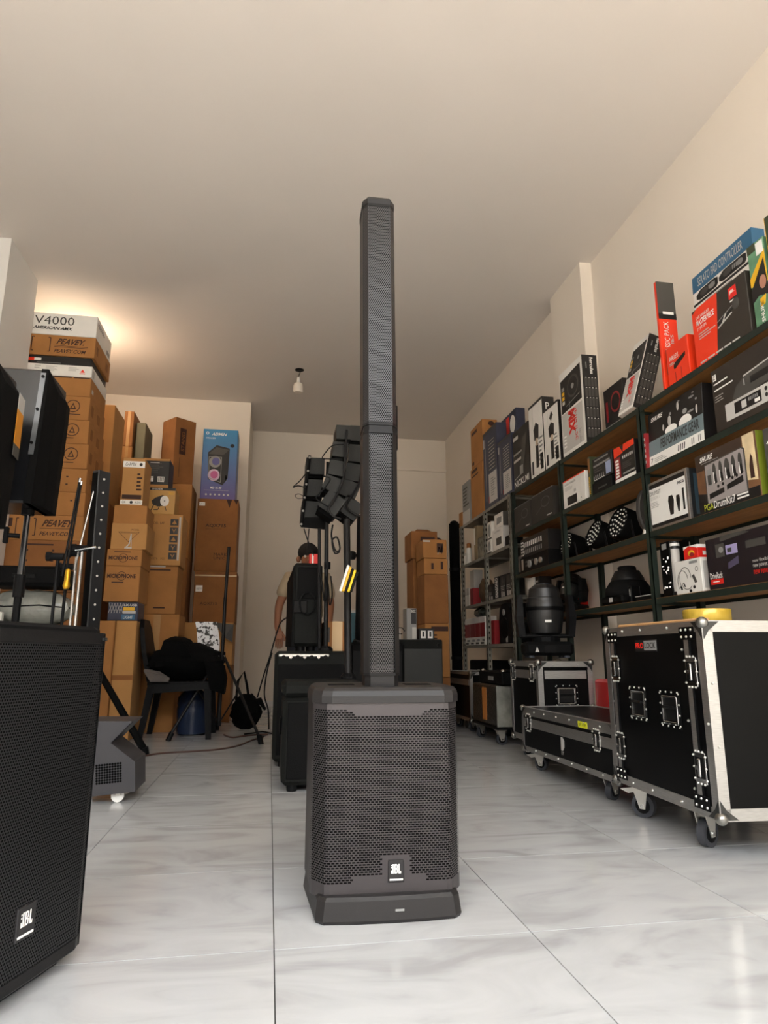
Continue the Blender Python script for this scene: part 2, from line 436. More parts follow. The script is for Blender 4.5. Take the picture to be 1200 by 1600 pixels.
cap = [(-.15, -.205), (-.176, -.192), (-.2, -.148), (-.207, .05), (-.19, .2), (.19, .2), (.207, .05), (.2, -.148), (.176, -.192), (.15, -.205)]
MB().loft([ring(cap, .517), ring(cap, .535), ring(cap, .548, .985), ring(cap, .556, .95)]).build('top_cap', SUBP, t, fix=True)
MB().box(-.15, -.03, .5555, -.075, .03, .5575).build('handle_recess', VOID, t); MB().box(.075, -.03, .5555, .15, .03, .5575).build('handle_recess', VOID, t)
# front grille: staggered slots as real openings, wrapped round the corners
gp = [(-.196, -.136), (-.193, -.1445), (-.162, -.1935), (-.155, -.1975), (.155, -.1975), (.162, -.1935), (.193, -.1445), (.196, -.136)]
GL, gf = polyline_fn(gp)
z0, z1 = .05, .516; rows = 74; rh = (z1 - z0 - .048) / rows; zb = z0 + .032
ncol = 44; cw = GL / ncol
def gpt(s, z, e):
    x, y = gf(s); x2, y2 = gf(min(GL, s + .002)); x1, y1 = gf(max(0, s - .002)); tx, ty = x2 - x1, y2 - y1; L = math.hypot(tx, ty)
    return (x + ty / L * e, y - tx / L * e, z)
bg_ = MB()
def strip(s0, s1, za, zc):
    n = max(1, int(round((s1 - s0) / .0135)))
    ks = sorted(set([s0, s1] + [s0 + (s1 - s0) * i / n for i in range(1, n)]))
    for a, c in zip(ks[:-1], ks[1:]):
        bg_.add([gpt(a, za, .0012), gpt(c, za, .0012), gpt(c, zc, .0012), gpt(a, zc, .0012)], [(0, 1, 2, 3)])
def solid(s, z):
    u = s / GL; r = (z - zb) / rh
    ux = gf(s)[0]
    if abs(ux) < .105 - max(0, .012 * (rows - 1 - r)) and r > rows - 3.2: return True
    if -.058 < ux - .032 < .058 and False: return True
    if abs(ux - .018) < .036 and r < 11.5: return True
    if -.092 < ux < .095 and r < 2.9: return True
    if -.07 < ux < .07 and r < 1.9: return True
    return False
strip(0, GL, z0, zb); strip(0, GL, zb + rows * rh, z1)
for j in range(rows):
    za = zb + j * rh; web = rh * .36
    strip(0, GL, za, za + web)
    for i in range(-1, ncol + 1):
        s0 = (i + .5 * (j % 2)) * cw; s1 = s0 + cw
        if s1 <= 0 or s0 >= GL: continue
        a, c = max(0, s0), min(GL, s1)
        if solid((a + c) / 2, za + rh / 2): strip(a, c, za + web, za + rh); continue
        w = .0024
        strip(a, min(a + w / 2, GL), za + web, za + rh) if a + w / 2 < GL else None
        strip(max(c - w / 2, 0), c, za + web, za + rh)
bg_.build('front_grille', GRL, t)
logo(t, Matrix.Translation((.018, -.2, .109)) @ Matrix.Rotation(PI / 2, 4, 'X'), .040, .052)
MB().box(.012, -.2285, .026, .034, -.226, .031).build('plinth_badge', GRYP, t)
COLP = mat('column_plastic', '#171515', .45, spec=.35, bump=.06, bscale=450)
# column
def cshear(z): return -.006 - .0085 * (z - .55)
COLY = -.07
cs = [(-.036, -.058), (-.051, -.036), (-.051, .05), (-.035, .06), (.035, .06), (.051, .05), (.051, -.036), (.036, -.058)]
def cring(z, k=1.0): return [(x * k + cshear(z), y * k + COLY, z) for x, y in cs]
MB().loft([cring(.556, .92), cring(.585, .92)]).build('column_socket', COLP, t, fix=True)
for (za, zb_, nm) in ((.585, 1.298, 'lower_column'), (1.316, 2.068, 'upper_column')):
    MB().loft([cring(za), cring(zb_)]).build(nm, COLP, t, fix=True)
    cp = [(-.0512, -.034), (-.0365, -.0595), (.0365, -.0595), (.0512, -.034)]
    CL, cf = polyline_fn(cp)
    s0, s1 = (.031, CL - .031) if za < 1 else (.004, CL - .004)
    def cfn(s, z):
        x, y = cf(s); return (x * 1.006 + cshear(z), y + COLY - .0012, z)
    bx_ = MB().loft([[cfn(s0, z) for z in (za + .008,)] + [cfn(s0 + .03, za + .008), cfn(s1 - .03, za + .008), cfn(s1, za + .008)],
                     [cfn(s0, zb_ - .008), cfn(s0 + .03, zb_ - .008), cfn(s1 - .03, zb_ - .008), cfn(s1, zb_ - .008)]], cap=False)
    bx_.v = [(x, y + .0008, z) for x, y, z in bx_.v]; bx_.build('grille_backing', VOID, t)
    hex_sheet(cfn, s0, s1, za + .008, zb_ - .008, .0064, .66).build('column_grille', GRC, t)
    for q in (za, zb_ - .007): MB().loft([cring(q, 1.012), cring(q + .007, 1.012)]).build('end_band', BLKS, t, fix=True)
MB().loft([cring(1.298, .97), cring(1.316, .97)]).build('column_joint', BLKS, t, fix=True)
MB().loft([cring(2.068, 1.03), cring(2.086, 1.03), cring(2.096, .93)]).build('column_cap', COLP, t, fix=True)
MB().box(.046 + cshear(1.3), COLY - .02, 1.25, .058 + cshear(1.3), COLY + .03, 1.40, b=.006).build('joint_latch', BLK, t)

# ------------------------------------------------------------------ two-way loudspeaker at the left edge
th = math.radians(69.8)
t = thing('floor_loudspeaker', 'black full-range loudspeaker with hex-mesh grille standing on the tiles at the room side', 'loudspeaker', (-.4495, 1.526, 0), th)
bp = [(-.17, 0), (.150, 0), (.178, .010), (.186, .04), (.175, .11), (.15, .34), (-.15, .34), (-.20, .11), (-.214, .045), (-.2, .012)]
def lring(z, k=1.0, dz=0): return [(x * k, .17 + (y - .17) * k, z) for x, y in bp]
MB().loft([lring(.006, .9), lring(.03, .97), lring(.05), lring(.675), lring(.697, .99), lring(.704, .955)]).build('cabinet', BLK, t, smooth=False, fix=True)
fpl = [(-.20, .0095), (-.168, -.0035), (.148, -.0035), (.177, .0075)]
LL, lf = polyline_fn(fpl)
def lfn(s, z):
    x, y = lf(s); return (x, y - .006 - .004 * math.cos(max(-1, min(1, x / .2)) * PI / 2), z)
MB().add([lfn(LL * i / 12, z) for z in (.045, .672) for i in range(13)], [(i, i + 1, i + 14, i + 13) for i in range(12)]).build('grille_backing', VOID, t)
hb = hex_sheet(lambda s, z: (lambda p: (p[0], p[1] - .003, p[2]))(lfn(s, z)), .0, LL, .05, .667, .0066, .62); hb.build('front_grille', mat('dark_steel_mesh', '#242324', .45, .3), t)
for (za, zc) in ((.028, .052), (.662, .690)):
    b = MB(); b.loft([[lfn(LL * i / 12, za) for i in range(13)] + [(lf(LL)[0], .03, za), (lf(0)[0], .03, za)], [(q[0], q[1] - .004, q[2]) for q in [lfn(LL * i / 12, za + .004) for i in range(13)]] + [(lf(LL)[0], .03, za + .004), (lf(0)[0], .03, za + .004)],
            [(q[0], q[1] - .004, q[2]) for q in [lfn(LL * i / 12, zc) for i in range(13)]] + [(lf(LL)[0], .03, zc), (lf(0)[0], .03, zc)]])
    b.build('grille_frame', BLKS, t, fix=True)
b = MB()
for k in range(26): b.box(.130, -.0135, .40 + .0098 * k, .149, .0, .4055 + .0098 * k)
b.build('vent_rib', BLKS, t, stuff=True)
for sx in (-1, 1): MB().loft([[((.1815 if sx > 0 else -.204) + dx, y, z) for dx, y in ((-.009, -.006), (-.002, -.003), (.002, .004), (.003, .02), (-.006, .02))] for z in (.03, .688)]).build('grille_edge', BLK, t, fix=True)
b = MB()
for (x, z) in ((.165, .676), (.12, .676), (.12, .04), (.1, .04)): b.cyl((x, -.004, z), (x, -.0155, z), .004, n=8)
b.build('grille_screw', CHR, t, stuff=True)
for (x, y) in ((-.12, .06), (.12, .06), (-.11, .3), (.11, .3)): MB().cyl((x, y, 0), (x, y, .012), .018).build('rubber_foot', RUB, t)
# badge where the photo shows it, on the face plane
d = ray(38, 1440); n = Vector((math.sin(th), -math.cos(th), 0)); P0 = Vector((-.4495, 1.526, 0)) + n * .014
q = O + d * ((P0 - O).dot(n) / d.dot(n)); loc = Matrix.Rotation(-th, 3, 'Z') @ (q - Vector((-.4495, 1.526, 0)))
logo(t, Matrix.Translation((loc.x, -.0155, loc.z)) @ Matrix.Rotation(PI / 2, 4, 'X'), .052, .06)

# ------------------------------------------------------------------ cartons on the left
def carton(label, X0, X1, Y0, dep, z0, z1, m=CARD, group=None, rz=0.0, name='cardboard_box', cat='carton', bev=.004):
    w, h = X1 - X0, z1 - z0 - .001
    t = thing(name, label, cat, ((X0 + X1) / 2, Y0 + dep / 2, z0), rz, group)
    MB().box(-w / 2, -dep / 2, 0, w / 2, dep / 2, h, b=bev).build('carton_body', m, t)
    return t, PR(t, w, dep, h)
def tape(p, f='F', u=.5, w=.05, v0=.0, v1=1.0, m=TAPE):
    U = p.fr[f][1].length
    p.rect(f, u - w / 2 / U, v0, u + w / 2 / U, v1, m, 1, 'packing_tape'); return p
# tall stack of amplifier cartons
AX0, AX1, AY, AD = -2.085, -1.535, 5.5, .50
t, p = carton('white carton lettered V4000 on top of the tallest stack', AX0, AX1, AY, AD, 3.258, 3.452, WHT, cat='box')
p.text('F', 'V4000', .10, .47, .67, .86, DGRYP); p.text('F', 'AMERICAN AMX', .09, .24, .66, .38, BLKP, bold=.03, shear=.03)
p.lines('R', .06, .62, .72, .80, 2, GRYP); p.rect('R', .72, .12, .92, .32, GRYP); p.text('R', 'AMX', .10, .55, .45, .7, GRYP); p.done()
t, p = carton('brown carton printed PEAVEY lying under the white V4000 carton', AX0 - .02, AX1 + .002, AY, AD + .02, 3.075, 3.257, CARD)
p.text('F', 'PEAVEY.', .46, .55, .88, .84, BRNP, bold=.03, shear=.10); p.line('F', [(.44, .48), (.90, .48)], .004, BRNP); p.line('F', [(.44, .42), (.90, .42)], .004, BRNP)
p.text('F', 'PEAVEY.COM', .44, .14, .88, .32, BRNP, bold=.02, shear=.04)
for q in (.13, .38):
    s_ = 1 if q < .2 else -1
    p.line('F', [(q + .03 * s_, .86), (q, .86), (q, .18), (q + .03 * s_, .18)], .007, BRNP)
p.rect('F', .02, .52, .08, .86, BRNP); p.rect('F', .02, .14, .08, .38, BRNP); p.rect('R', .1, .3, .2, .7, CARD3); p.rect('R', .7, .3, .85, .7, CARD3); p.done()
t, p = carton('thin black carton pressed under the upper PEAVEY carton', AX0 + .0, AX1 - .02, AY + .012, AD, 2.997, 3.074, BLKP, cat='box')
p.rect('F', .0, .35, .16, .7, ORGP); p.rect('F', .16, .4, .26, .7, WHTP, 2); p.line('F', [(.2, .2), (.55, .22)], .004, GRYP); p.done()
t, p = carton('flat white carton with orange triangle mark above brown cartons', AX0, AX1 - .003, AY - .004, AD, 2.897, 2.996, WHT, cat='box')
p.poly('F', [(.83, .38), (.90, .38), (.865, .68)], ORGP); p.lines('F', .825, .22, .92, .34, 1, ORGP); p.lines('F', .34, .35, .55, .85, 5, LGRYP); p.lines('F', .66, .45, .86, .85, 3, LGRYP); p.lines('F', .18, .5, .3, .9, 2, LGRYP); p.text('F', '2', .10, .12, .125, .34, BLKP); p.rect('R', .02, .15, .16, .75, LGRYP); p.done()
t, p = carton('brown carton with a torn dark edge strip under the flat white carton', AX0, AX1 - .004, AY, AD, 2.727, 2.896, CARD)
p.rect('F', .45, .93, .72, .99, BRNP); p.rect('F', .75, .93, .98, .985, BRNP); p.rect('R', .1, .3, .2, .5, LGRYP); p.done()
for i, (z0, z1, lab) in enumerate(((2.523, 2.726, 'brown carton with circled triangle mark, topmost of three'), (2.320, 2.522, 'brown carton with circled triangle mark, middle of three'), (2.112, 2.319, 'brown carton with circled triangle mark, lowest of three'))):
    t, p = carton(lab, AX0 + .01 * i, AX1 + .004 + .012 * i, AY - .002 * i, AD, z0, z1, CARD, 'circled triangle cartons')
    p.ring('F', .77, .58, .054, .007, BRNP); p.poly('F', [(.725, .45), (.815, .45), (.77, .73)], BRNP); p.poly('F', [(.748, .50), (.792, .50), (.77, .64)], CARD, 2); p.lines('F', .65, .2, .9, .27, 1, BRNP)
    for q in ((.12, .3, .26, .75), (.5, .3, .68, .7)): p.rect('R', *q, CARD3)
    p.done()
t, p = carton('plain brown carton with small printed marks under the triangle cartons', AX0 + .03, AX1 + .035, AY, AD, 1.916, 2.111, CARD)
p.rect('F', .44, .62, .47, .68, BRNP); p.rect('F', .72, .62, .75, .68, BRNP); p.rect('F', .44, .3, .47, .36, BRNP); p.rect('F', .72, .3, .75, .36, BRNP); p.rect('R', .2, .5, .5, .7, CARD3); p.done()
t, p = carton('plain brown carton directly above the lower PEAVEY carton', AX0 + .03, AX1 + .04, AY, AD, 1.722, 1.915, CARD)
p.rect('F', .5, .62, .53, .68, BRNP); p.rect('F', .8, .62, .83, .68, BRNP); p.rect('R', .2, .5, .5, .7, CARD3); p.done()
t, p = carton('brown PEAVEY carton lower down in the tall stack', AX0 + .03, AX1 + .045, AY - .01, AD, 1.522, 1.721, CARD)
p.text('F', 'PEAVEY.', .46, .54, .90, .82, BRNP, bold=.03, shear=.10); p.line('F', [(.44, .47), (.9, .47)], .004, BRNP); p.text('F', 'PEAVEY.COM', .44, .18, .88, .34, BRNP, bold=.02, shear=.04)
for q in (.13, .38):
    s_ = 1 if q < .2 else -1
    p.line('F', [(q + .03 * s_, .86), (q, .86), (q, .18), (q + .03 * s_, .18)], .007, BRNP)
p.rect('F', .02, .52, .08, .86, BRNP); p.done()
t, p = carton('wide brown carton with rows of small marks below the lower PEAVEY carton', AX0 + .02, AX1 + .06, AY - .015, AD, 1.12, 1.521, CARD3)
for q in range(4):
    p.rect('F', .30, .18 + .2 * q, .33, .22 + .2 * q, BRNP); p.rect('F', .62, .18 + .2 * q, .65, .22 + .2 * q, BRNP)
p.lines('F', .3, .88, .7, .95, 1, BRNP); p.done()
carton('brown carton low in the tall stack behind wrapped equipment', AX0 + .02, AX1 + .05, AY, AD, .56, 1.119, CARD3)[1].done()
carton('bottom brown carton of the tall stack on the floor', AX0 + .02, AX1 + .05, AY, AD, 0, .559, CARD)[1].done()

# second row behind and to the right
carton('tall plain brown carton column wedged behind the amplifier stack', -1.90, -1.50, 6.2, .42, 1.98, 2.93, CARD2)[1].done()
carton('large brown carton carrying the tall column behind the amplifier stack', -1.92, -1.46, 6.15, .5, 0, 1.979, CARD3)[1].done()
t, p = carton('narrow brown carton with strapping beside the tall column', -1.57, -1.475, 6.9, .5, 2.75, 3.13, CARD3); tape(p, 'F', .5, .03); p.done()
t, p = carton('narrow brown carton under the strapped one', -1.575, -1.47, 6.9, .5, 2.30, 2.749, CARD); tape(p, 'F', .5, .03); p.done()
carton('grey-green carton standing on edge near the partition wall', -1.455, -1.36, 6.95, .4, 2.30, 3.03, mat('grey_green_card', '#6e6a55', .8, var=.1))[1].done()
carton('brown carton base under the narrow strapped cartons', -1.58, -1.22, 6.85, .6, 1.0, 2.299, CARD3)[1].done()
carton('brown carton on the floor at the partition behind the stacks', -1.58, -1.22, 6.85, .6, 0, .999, CARD)[1].done()

# stack C
CY = 5.6
t, p = carton('tall brown carton with two white label bands', -1.265, -1.09, CY + .06, .30, 1.855, 2.27, CARD2)
p.rect('F', -.0, .80, 1, .93, WHTP); p.text('F', 'GARMIN', .1, .83, .6, .90, BLKP, shear=.05); p.ell('F', .82, .865, .07, .035, BLKP, 2)
p.rect('F', 0, .03, 1, .12, WHTP); p.text('F', 'OK', .08, .05, .25, .10, BLKP); p.ell('F', .5, .075, .07, .03, BLKP, 2); p.text('F', 'AUDIO', .65, .05, .95, .10, BLKP)
p.rect('F', .06, .14, .94, .23, BRNP); p.lines('F', .68, .3, .92, .7, 5, BRNP); p.done()
t, p = carton('plain brown carton under the carton with white label bands', -1.30, -1.04, CY + .03, .34, 1.698, 1.854, CARD); p.done()
t, p = carton('brown carton with printed funnel drawing and white tape', -1.298, -1.022, CY, .36, 1.482, 1.697, CARD2)
p.line('F', [(.2, .66), (.78, .66), (.5, .28), (.2, .66)], .003, BRNP); p.line('F', [(.26, .62), (.72, .62)], .002, BRNP); p.text('F', 'MODEL', .56, .72, .78, .79, BRNP); p.line('F', [(.56, .6), (.52, .2), (.42, .05)], .009, LGRYP); p.line('F', [(.56, .6), (.58, .06)], .006, LGRYP); p.rect('F', .4, .03, .6, .09, LGRYP); p.done()
for (z0, z1, lab, x1) in ((1.345, 1.481, 'low brown carton with ringed dark lettering above its twin', -1.045), (1.06, 1.344, 'brown carton with ringed dark lettering above small navy box', -1.05)):
    t, p = carton(lab, -1.315, x1, CY - .01, .40, z0, z1, CARD, 'ringed lettering cartons')
    p.text('F', 'MICROPHONE', .06, .36 if z1 > 1.4 else .66, .88, .60 if z1 > 1.4 else .78, BRNP, bold=.03); p.ring('F', .47, .48 if z1 > 1.4 else .72, .036, .004, BRNP); p.lines('F', .2, .78 if z1 > 1.4 else .5, .7, .9 if z1 > 1.4 else .58, 1, BRNP); p.done()
t, p = carton('small navy box with yellow and blue print on a tall carton', -1.275, -1.045, CY + .005, .26, .912, 1.059, NAVY, cat='box', name='product_box')
for k in range(5): p.line('F', [(.02 + .09 * k, .4), (.14 + .09 * k, .95)], .003, LGRYP); p.line('F', [(.14 + .09 * k, .4), (.02 + .09 * k, .95)], .003, LGRYP)
p.text('F', 'LX-USB', .52, .78, .95, .9, WHTP); p.rect('F', .5, .55, .88, .72, YELP); p.rect('F', .5, .38, .92, .52, LGRYP); p.rect('F', .46, .06, .9, .34, BLUP); p.text('F', 'LIGHT', .52, .1, .84, .26, WHTP, 3); p.done()
t, p = carton('tall brown carton standing on the floor under the navy box', -1.20, -1.045, CY - .01, .36, 0, .911, CARD2); p.rect('F', .0, .5, 1, .54, CARD3); p.done()
t, p = carton('narrow tall brown carton on the floor left of the navy box carton', -1.36, -1.203, CY - .04, .36, 0, .910, CARD); p.done()
# stack D
DY = 6.2
t, p = carton('black product box with cream rims and barcode stickers', -1.205, -.975, DY, .26, 2.152, 2.43, BLKP, cat='box', name='product_box')
p.rect('F', 0, .92, 1, 1, CARD2); p.rect('F', 0, 0, 1, .10, CARD2); p.lines('F', .2, .5, .8, .86, 6, DGRYP); p.line('F', [(.25, .86), (.6, .86)], .004, WHTP); p.rect('F', .2, .2, .4, .38, WHTP); p.rect('F', .56, .2, .82, .38, WHTP)
for k in range(8): p.line('F', [(.58 + .03 * k, .22), (.58 + .03 * k, .36)], .002 + .002 * (k % 2), BLKP, 2)
for k in range(3): p.line('F', [(.22, .23 + .05 * k), (.38, .23 + .05 * k)], .003, GRYP, 2)
p.done()
t, p = carton('gold box with a picture of a small round lantern', -1.135, -.905, DY - .01, .26, 1.902, 2.151, mat('gold_card', '#c79a56', .5), cat='box', name='product_box')
p.rect('F', 0, .9, 1, 1, BLKP); p.text('F', 'PHASER', .1, .915, .5, .98, WHTP); p.poly('F', [(.1, .5), (.25, .62), (.5, .72), (.68, .68), (.72, .5), (.6, .32), (.35, .28), (.15, .36)], BLKP); p.ell('F', .6, .5, .17, .2, WHTP, 2); p.ell('F', .6, .5, .03, .03, GRYP, 3); p.line('F', [(.2, .36), (.1, .12)], .008, BLKP); p.line('F', [(.42, .3), (.36, .16), (.2, .16)], .006, BLKP); p.line('F', [(.62, .32), (.68, .14)], .006, BLKP); p.text('F', '360', .72, .74, .95, .86, YELP); p.done()
t, p = carton('big brown carton with a column of five black handling pictograms', -1.14, -.822, DY - .02, .36, 1.432, 1.901, CARD2)
for k in range(5):
    v = .12 + .165 * k; p.rect('F', .66, v, .88, v + .13, BLKP)
    p.poly('F', [(.70, v + .03), (.84, v + .03), (.77, v + .11)], CARD2, 2) if k in (4, 2) else p.line('F', [(.72, v + .10), (.77, v + .05), (.82, v + .10)], .006, CARD2, 2)
    p.line('F', [(.77, v + .02), (.77, v + .06)], .005, CARD2, 2)
p.text('F', 'MODEL: LAP', .08, .80, .5, .85, BRNP); p.text('F', 'QUANTITY: 1 PCS', .04, .1, .56, .15, BRNP); p.rect('F', .90, .1, .95, .95, LGRYP); p.done()
t, p = carton('brown carton with a bright tape seam under the pictogram carton', -1.115, -.84, DY, .36, 1.0, 1.431, CARD)
p.lines('F', .1, .88, .9, .95, 1, BRNP); p.lines('F', .3, .1, .8, .16, 1, BRNP); p.rect('F', .02, .55, .10, .92, BRNP); p.rect('F', .0, .97, .6, 1, LGRYP); p.done()
t, p = carton('brown floor carton behind the chair backrest', -1.125, -.80, DY - .01, .42, 0, .999, CARD); tape(p, 'F', .42, .06); p.done()
# stack E by the partition
t, p = carton('tall brown carton turned cornerwise on top of a stack', -1.175, -.925, 7.02, .25, 2.40, 3.125, CARD3, rz=math.radians(40))
p.rect('F', .25, .45, .55, .85, BRNP); p.text('F', 'STAND', .33, .5, .48, .8, CARD3, 2, rot=90); p.line('F', [(.3, .4), (.3, .1)], .004, BRNP); p.done()
carton('brown carton carrying the cornerwise carton', -1.21, -.86, 7.0, .42, 1.62, 2.399, CARD)[1].done()
carton('brown carton below two tall cartons near the partition', -1.21, -.86, 7.0, .42, .8, 1.619, CARD3)[1].done()
carton('lowest brown carton of the stack near the partition', -1.20, -.86, 7.0, .42, 0, .799, CARD)[1].done()
GRAD = None
def gradient_card(name, c0, c1, h):
    m = bpy.data.materials.new(name); m.use_nodes = True; MATS[name] = m; nt = m.node_tree; b = nt.nodes['Principled BSDF']
    tc = nt.nodes.new('ShaderNodeTexCoord'); sx = nt.nodes.new('ShaderNodeSeparateXYZ'); dv = nt.nodes.new('ShaderNodeMath'); dv.operation = 'DIVIDE'; dv.inputs[1].default_value = h
    r = nt.nodes.new('ShaderNodeValToRGB'); r.color_ramp.elements[0].color = (*lin(c0), 1); r.color_ramp.elements[1].color = (*lin(c1), 1)
    nt.links.new(tc.outputs['Object'], sx.inputs[0]); nt.links.new(sx.outputs[2], dv.inputs[0]); nt.links.new(dv.outputs[0], r.inputs[0]); nt.links.new(r.outputs[0], b.inputs['Base Color']); b.inputs['Roughness'].default_value = .4
    return m
t, p = carton('tall blue and violet box with a picture of a party speaker', -.80, -.428, 7.2, .34, 2.292, 3.085, gradient_card('blue_violet_printed_card', '#5b4a86', '#3c86b4', .79), cat='box', name='product_box')
p.text('F', 'ADMIN', .24, .91, .68, .95, WHTP, bold=.02, shear=.06); p.ring('F', .12, .94, .016, .006, WHTP); p.text('F', 'SPEAKER', .08, .86, .36, .88, WHTP); p.ell('F', .85, .77, .06, .028, BLKP)
p.poly('F', [(.16, .66), (.40, .77), (.78, .73), (.76, .30), (.62, .20), (.2, .28)], BLKP); p.poly('F', [(.18, .64), (.40, .74), (.76, .71), (.6, .63)], DGRYP, 2)
p.line('F', [(.2, .6), (.56, .6), (.56, .24), (.22, .3), (.2, .6)], .006, GRYP, 2)
p.ell('F', .38, .53, .17, .085, GRYP, 2); p.ell('F', .40, .535, .11, .055, mat('violet_print', '#5a5a92', .5), 3); p.ell('F', .36, .34, .17, .085, mat('pale_pink_print', '#cdb6cc', .5), 2); p.ell('F', .37, .345, .11, .055, mat('pink_print', '#b85a8c', .5), 3)
p.rect('F', .69, .26, .73, .34, WHTP); p.text('F', 'MD 15-47', .28, .145, .60, .175, WHTP, bold=.02); p.line('F', [(.1, .125), (.8, .125)], .002, LGRYP)
for k in range(6): p.ell('F', .17 + .125 * k, .065, .03, .015, LGRYP, 1, 6)
p.done()
t, p = carton('brown carton with torn rim under the blue violet box', -.815, -.388, 7.18, .42, 1.51, 2.291, CARD3)
p.rect('F', .04, .90, .18, .95, WHTP); p.text('F', 'LX15', .06, .915, .16, .935, BLKP, 3); p.text('F', 'AQX715', .22, .60, .72, .65, BRNP, bold=.02); p.line('F', [(.22, .58), (.62, .58)], .002, BRNP); p.text('F', 'MARK', .46, .21, .78, .25, BRNP); p.text('F', 'UNIC', .46, .16, .74, .20, BRNP); p.poly('F', [(.7, 1), (.78, .88), (.84, 1)], BRNP); p.poly('F', [(.88, 1), (.95, .93), (1, 1)], BRNP); p.done()
t, p = carton('brown carton with a small white sticker below the torn carton', -.80, -.37, 7.17, .42, .97, 1.509, CARD3)
p.rect('F', .04, .60, .20, .72, WHTP); p.text('F', 'AQX715', .06, .64, .18, .68, BLKP, 3); p.text('F', 'AQX715', .16, .34, .56, .40, BRNP); p.rect('F', 0, .9, 1, .93, CTAPE); p.done()
t, p = carton('brown carton with an open torn flap behind the tripod', -.85, -.37, 7.0, .5, .55, .969, CARD2)
p.lines('F', .5, .1, .85, .2, 1, BRNP); p.done()
fl_ = MB().add([(.05, -.27, .42), (.24, -.27, .40), (.24, -.30, .22), (.16, -.31, .27)], [(0, 1, 2, 3)]).add([(.05, -.275, .42), (.24, -.275, .40), (.24, -.305, .22), (.16, -.315, .27)], [(3, 2, 1, 0)]); fl_.build('torn_flap', DGRYP, t)
carton('floor carton beside the partition corner', -.80, -.37, 7.0, .5, 0, .549, CARD3)[1].done()

# ------------------------------------------------------------------ loudspeakers on poles, upper left
MTOP = mat('grey_speaker_plastic', '#17181b', .22, spec=.8)
def pole_speaker(label, prof, y0, y1, pole, strip_x, yellow=False):
    cx = sum(q[0] for q in prof) / len(prof)
    t = thing('pole_loudspeaker', label, 'loudspeaker', (cx, (y0 + y1) / 2, prof[-1][1]), 0, 'loudspeakers raised on poles')
    lz = prof[-1][1]; pr = [(x - cx, z - lz) for x, z in prof]; hy = (y1 - y0) / 2
    rings = []
    for (yy, k) in ((-hy, .97), (-hy + .012, 1), (hy - .06, 1), (hy, .86)):
        rings.append([(x * k, yy, .3 + (z - .3) * k) for x, z in pr])
    MB().loft(rings).build('cabinet', MTOP, t, fix=True)
    R_ = []
    tp = max(q[1] for q in pr); xr = max(q[0] for q in pr)
    for i in range(9):
        f = i / 8; z = tp * (1 - f); xx = xr - .02 * max(0, f - .2); sh = (max(0, .16 - f) / .16) ** 2
        R_.append([(xx - .03, -hy - .003, z), (xx + .004, -hy - .003, z), (xx + .028 * (1 - sh), -hy + .10, z - .012 * sh), (xx + .034 * (1 - sh), hy - .14, z - .03 * sh), (xx + .024 * (1 - sh), hy - .05, z - .06 * sh), (xx - .03, hy - .04, z - .06 * sh)])
    MB().loft(R_).build('front_baffle', BLKM, t, fix=True)
    top = max(q[1] for q in pr)
    MB().add([(strip_x - cx - .018, -hy - .004, top - .02), (strip_x - cx + .006, -hy - .004, top - .02), (strip_x - cx - .01, -hy - .004, top * .35), (strip_x - cx - .034, -hy - .004, top * .35)], [(0, 3, 2, 1)]).build('edge_strip', mat('grey_metal_strip', '#7d8084', .35, .6), t)
    for k in range(3):
        f = k / 2 * .9; zz = (top - .04) * (1 - f) + (top * .38) * f; xx = strip_x - cx - .006 - .02 * f
        MB().cyl((xx, -hy - .004, zz), (xx, -hy - .009, zz), .008, n=8).build('screw', BLKG, t)
    MB().box(-.16, -hy - .003, top * .52, -.075, -hy + .004, top * .74, b=.004).build('handle_recess', VOID, t)
    MB().tube([(-.085, -hy - .006, top * .75), (-.07, -hy - .010, top * .73), (-.07, -hy - .010, top * .53), (-.085, -hy - .006, top * .51)], .006).build('handle_rim', MTOP, t)
    if yellow:
        for nm, za, zc, mm, e in (('label_sticker', .54, .77, mat('amber_sticker', '#d58a14', .45), .0), ('sticker_header', .77, .88, LGRYP, .0), ('sticker_footer', .46, .54, DGRYP, .0)):
            MB().loft([[(xr + .0385, hy - .15, top * zz), (xr + .0275, hy - .052, top * zz), (xr + .0255, hy - .052, top * zz), (xr + .0365, hy - .15, top * zz)] for zz in (za, zc)]).build(nm, mm, t, fix=True)
    st = thing('tripod_speaker_stand', pole[2], 'speaker stand', (pole[0], pole[1], 0), 0, 'tripod speaker stands')
    zt = prof[-1][1]
    MB().cyl((0, 0, .10), (0, 0, zt * .72), .0175).build('outer_tube', BLK, st); MB().cyl((0, 0, zt * .7), (0, 0, zt), .0145).build('inner_tube', MTOP, st)
    MB().cyl((0, 0, zt * .68), (0, 0, zt * .76), .026).build('collar', BLK, st)
    MB().cyl((0, 0, zt * .98), (0, 0, zt - .001), .03).build('top_plate', BLK, st)
    MB().cyl((-.02, -.01, zt * .9), (-.07, -.03, zt * .9), .012).build('clamp_screw', BLK, st); MB().box(-.085, -.045, zt * .87, -.065, -.02, zt * .93, b=.004).build('wing_knob', BLK, st)
    for a in (pole[3], pole[3] + 120, pole[3] + 240):
        c, s_ = math.cos(math.radians(a)), math.sin(math.radians(a))
        lg = MB().cyl((.02 * c, .02 * s_, .46), (.24 * c, .24 * s_, .015), .011).build('leg', BLK, st); MB().cyl((.23 * c, .23 * s_, .0), (.24 * c, .24 * s_, .03), .016).build('rubber_foot', RUB, lg)
    return t
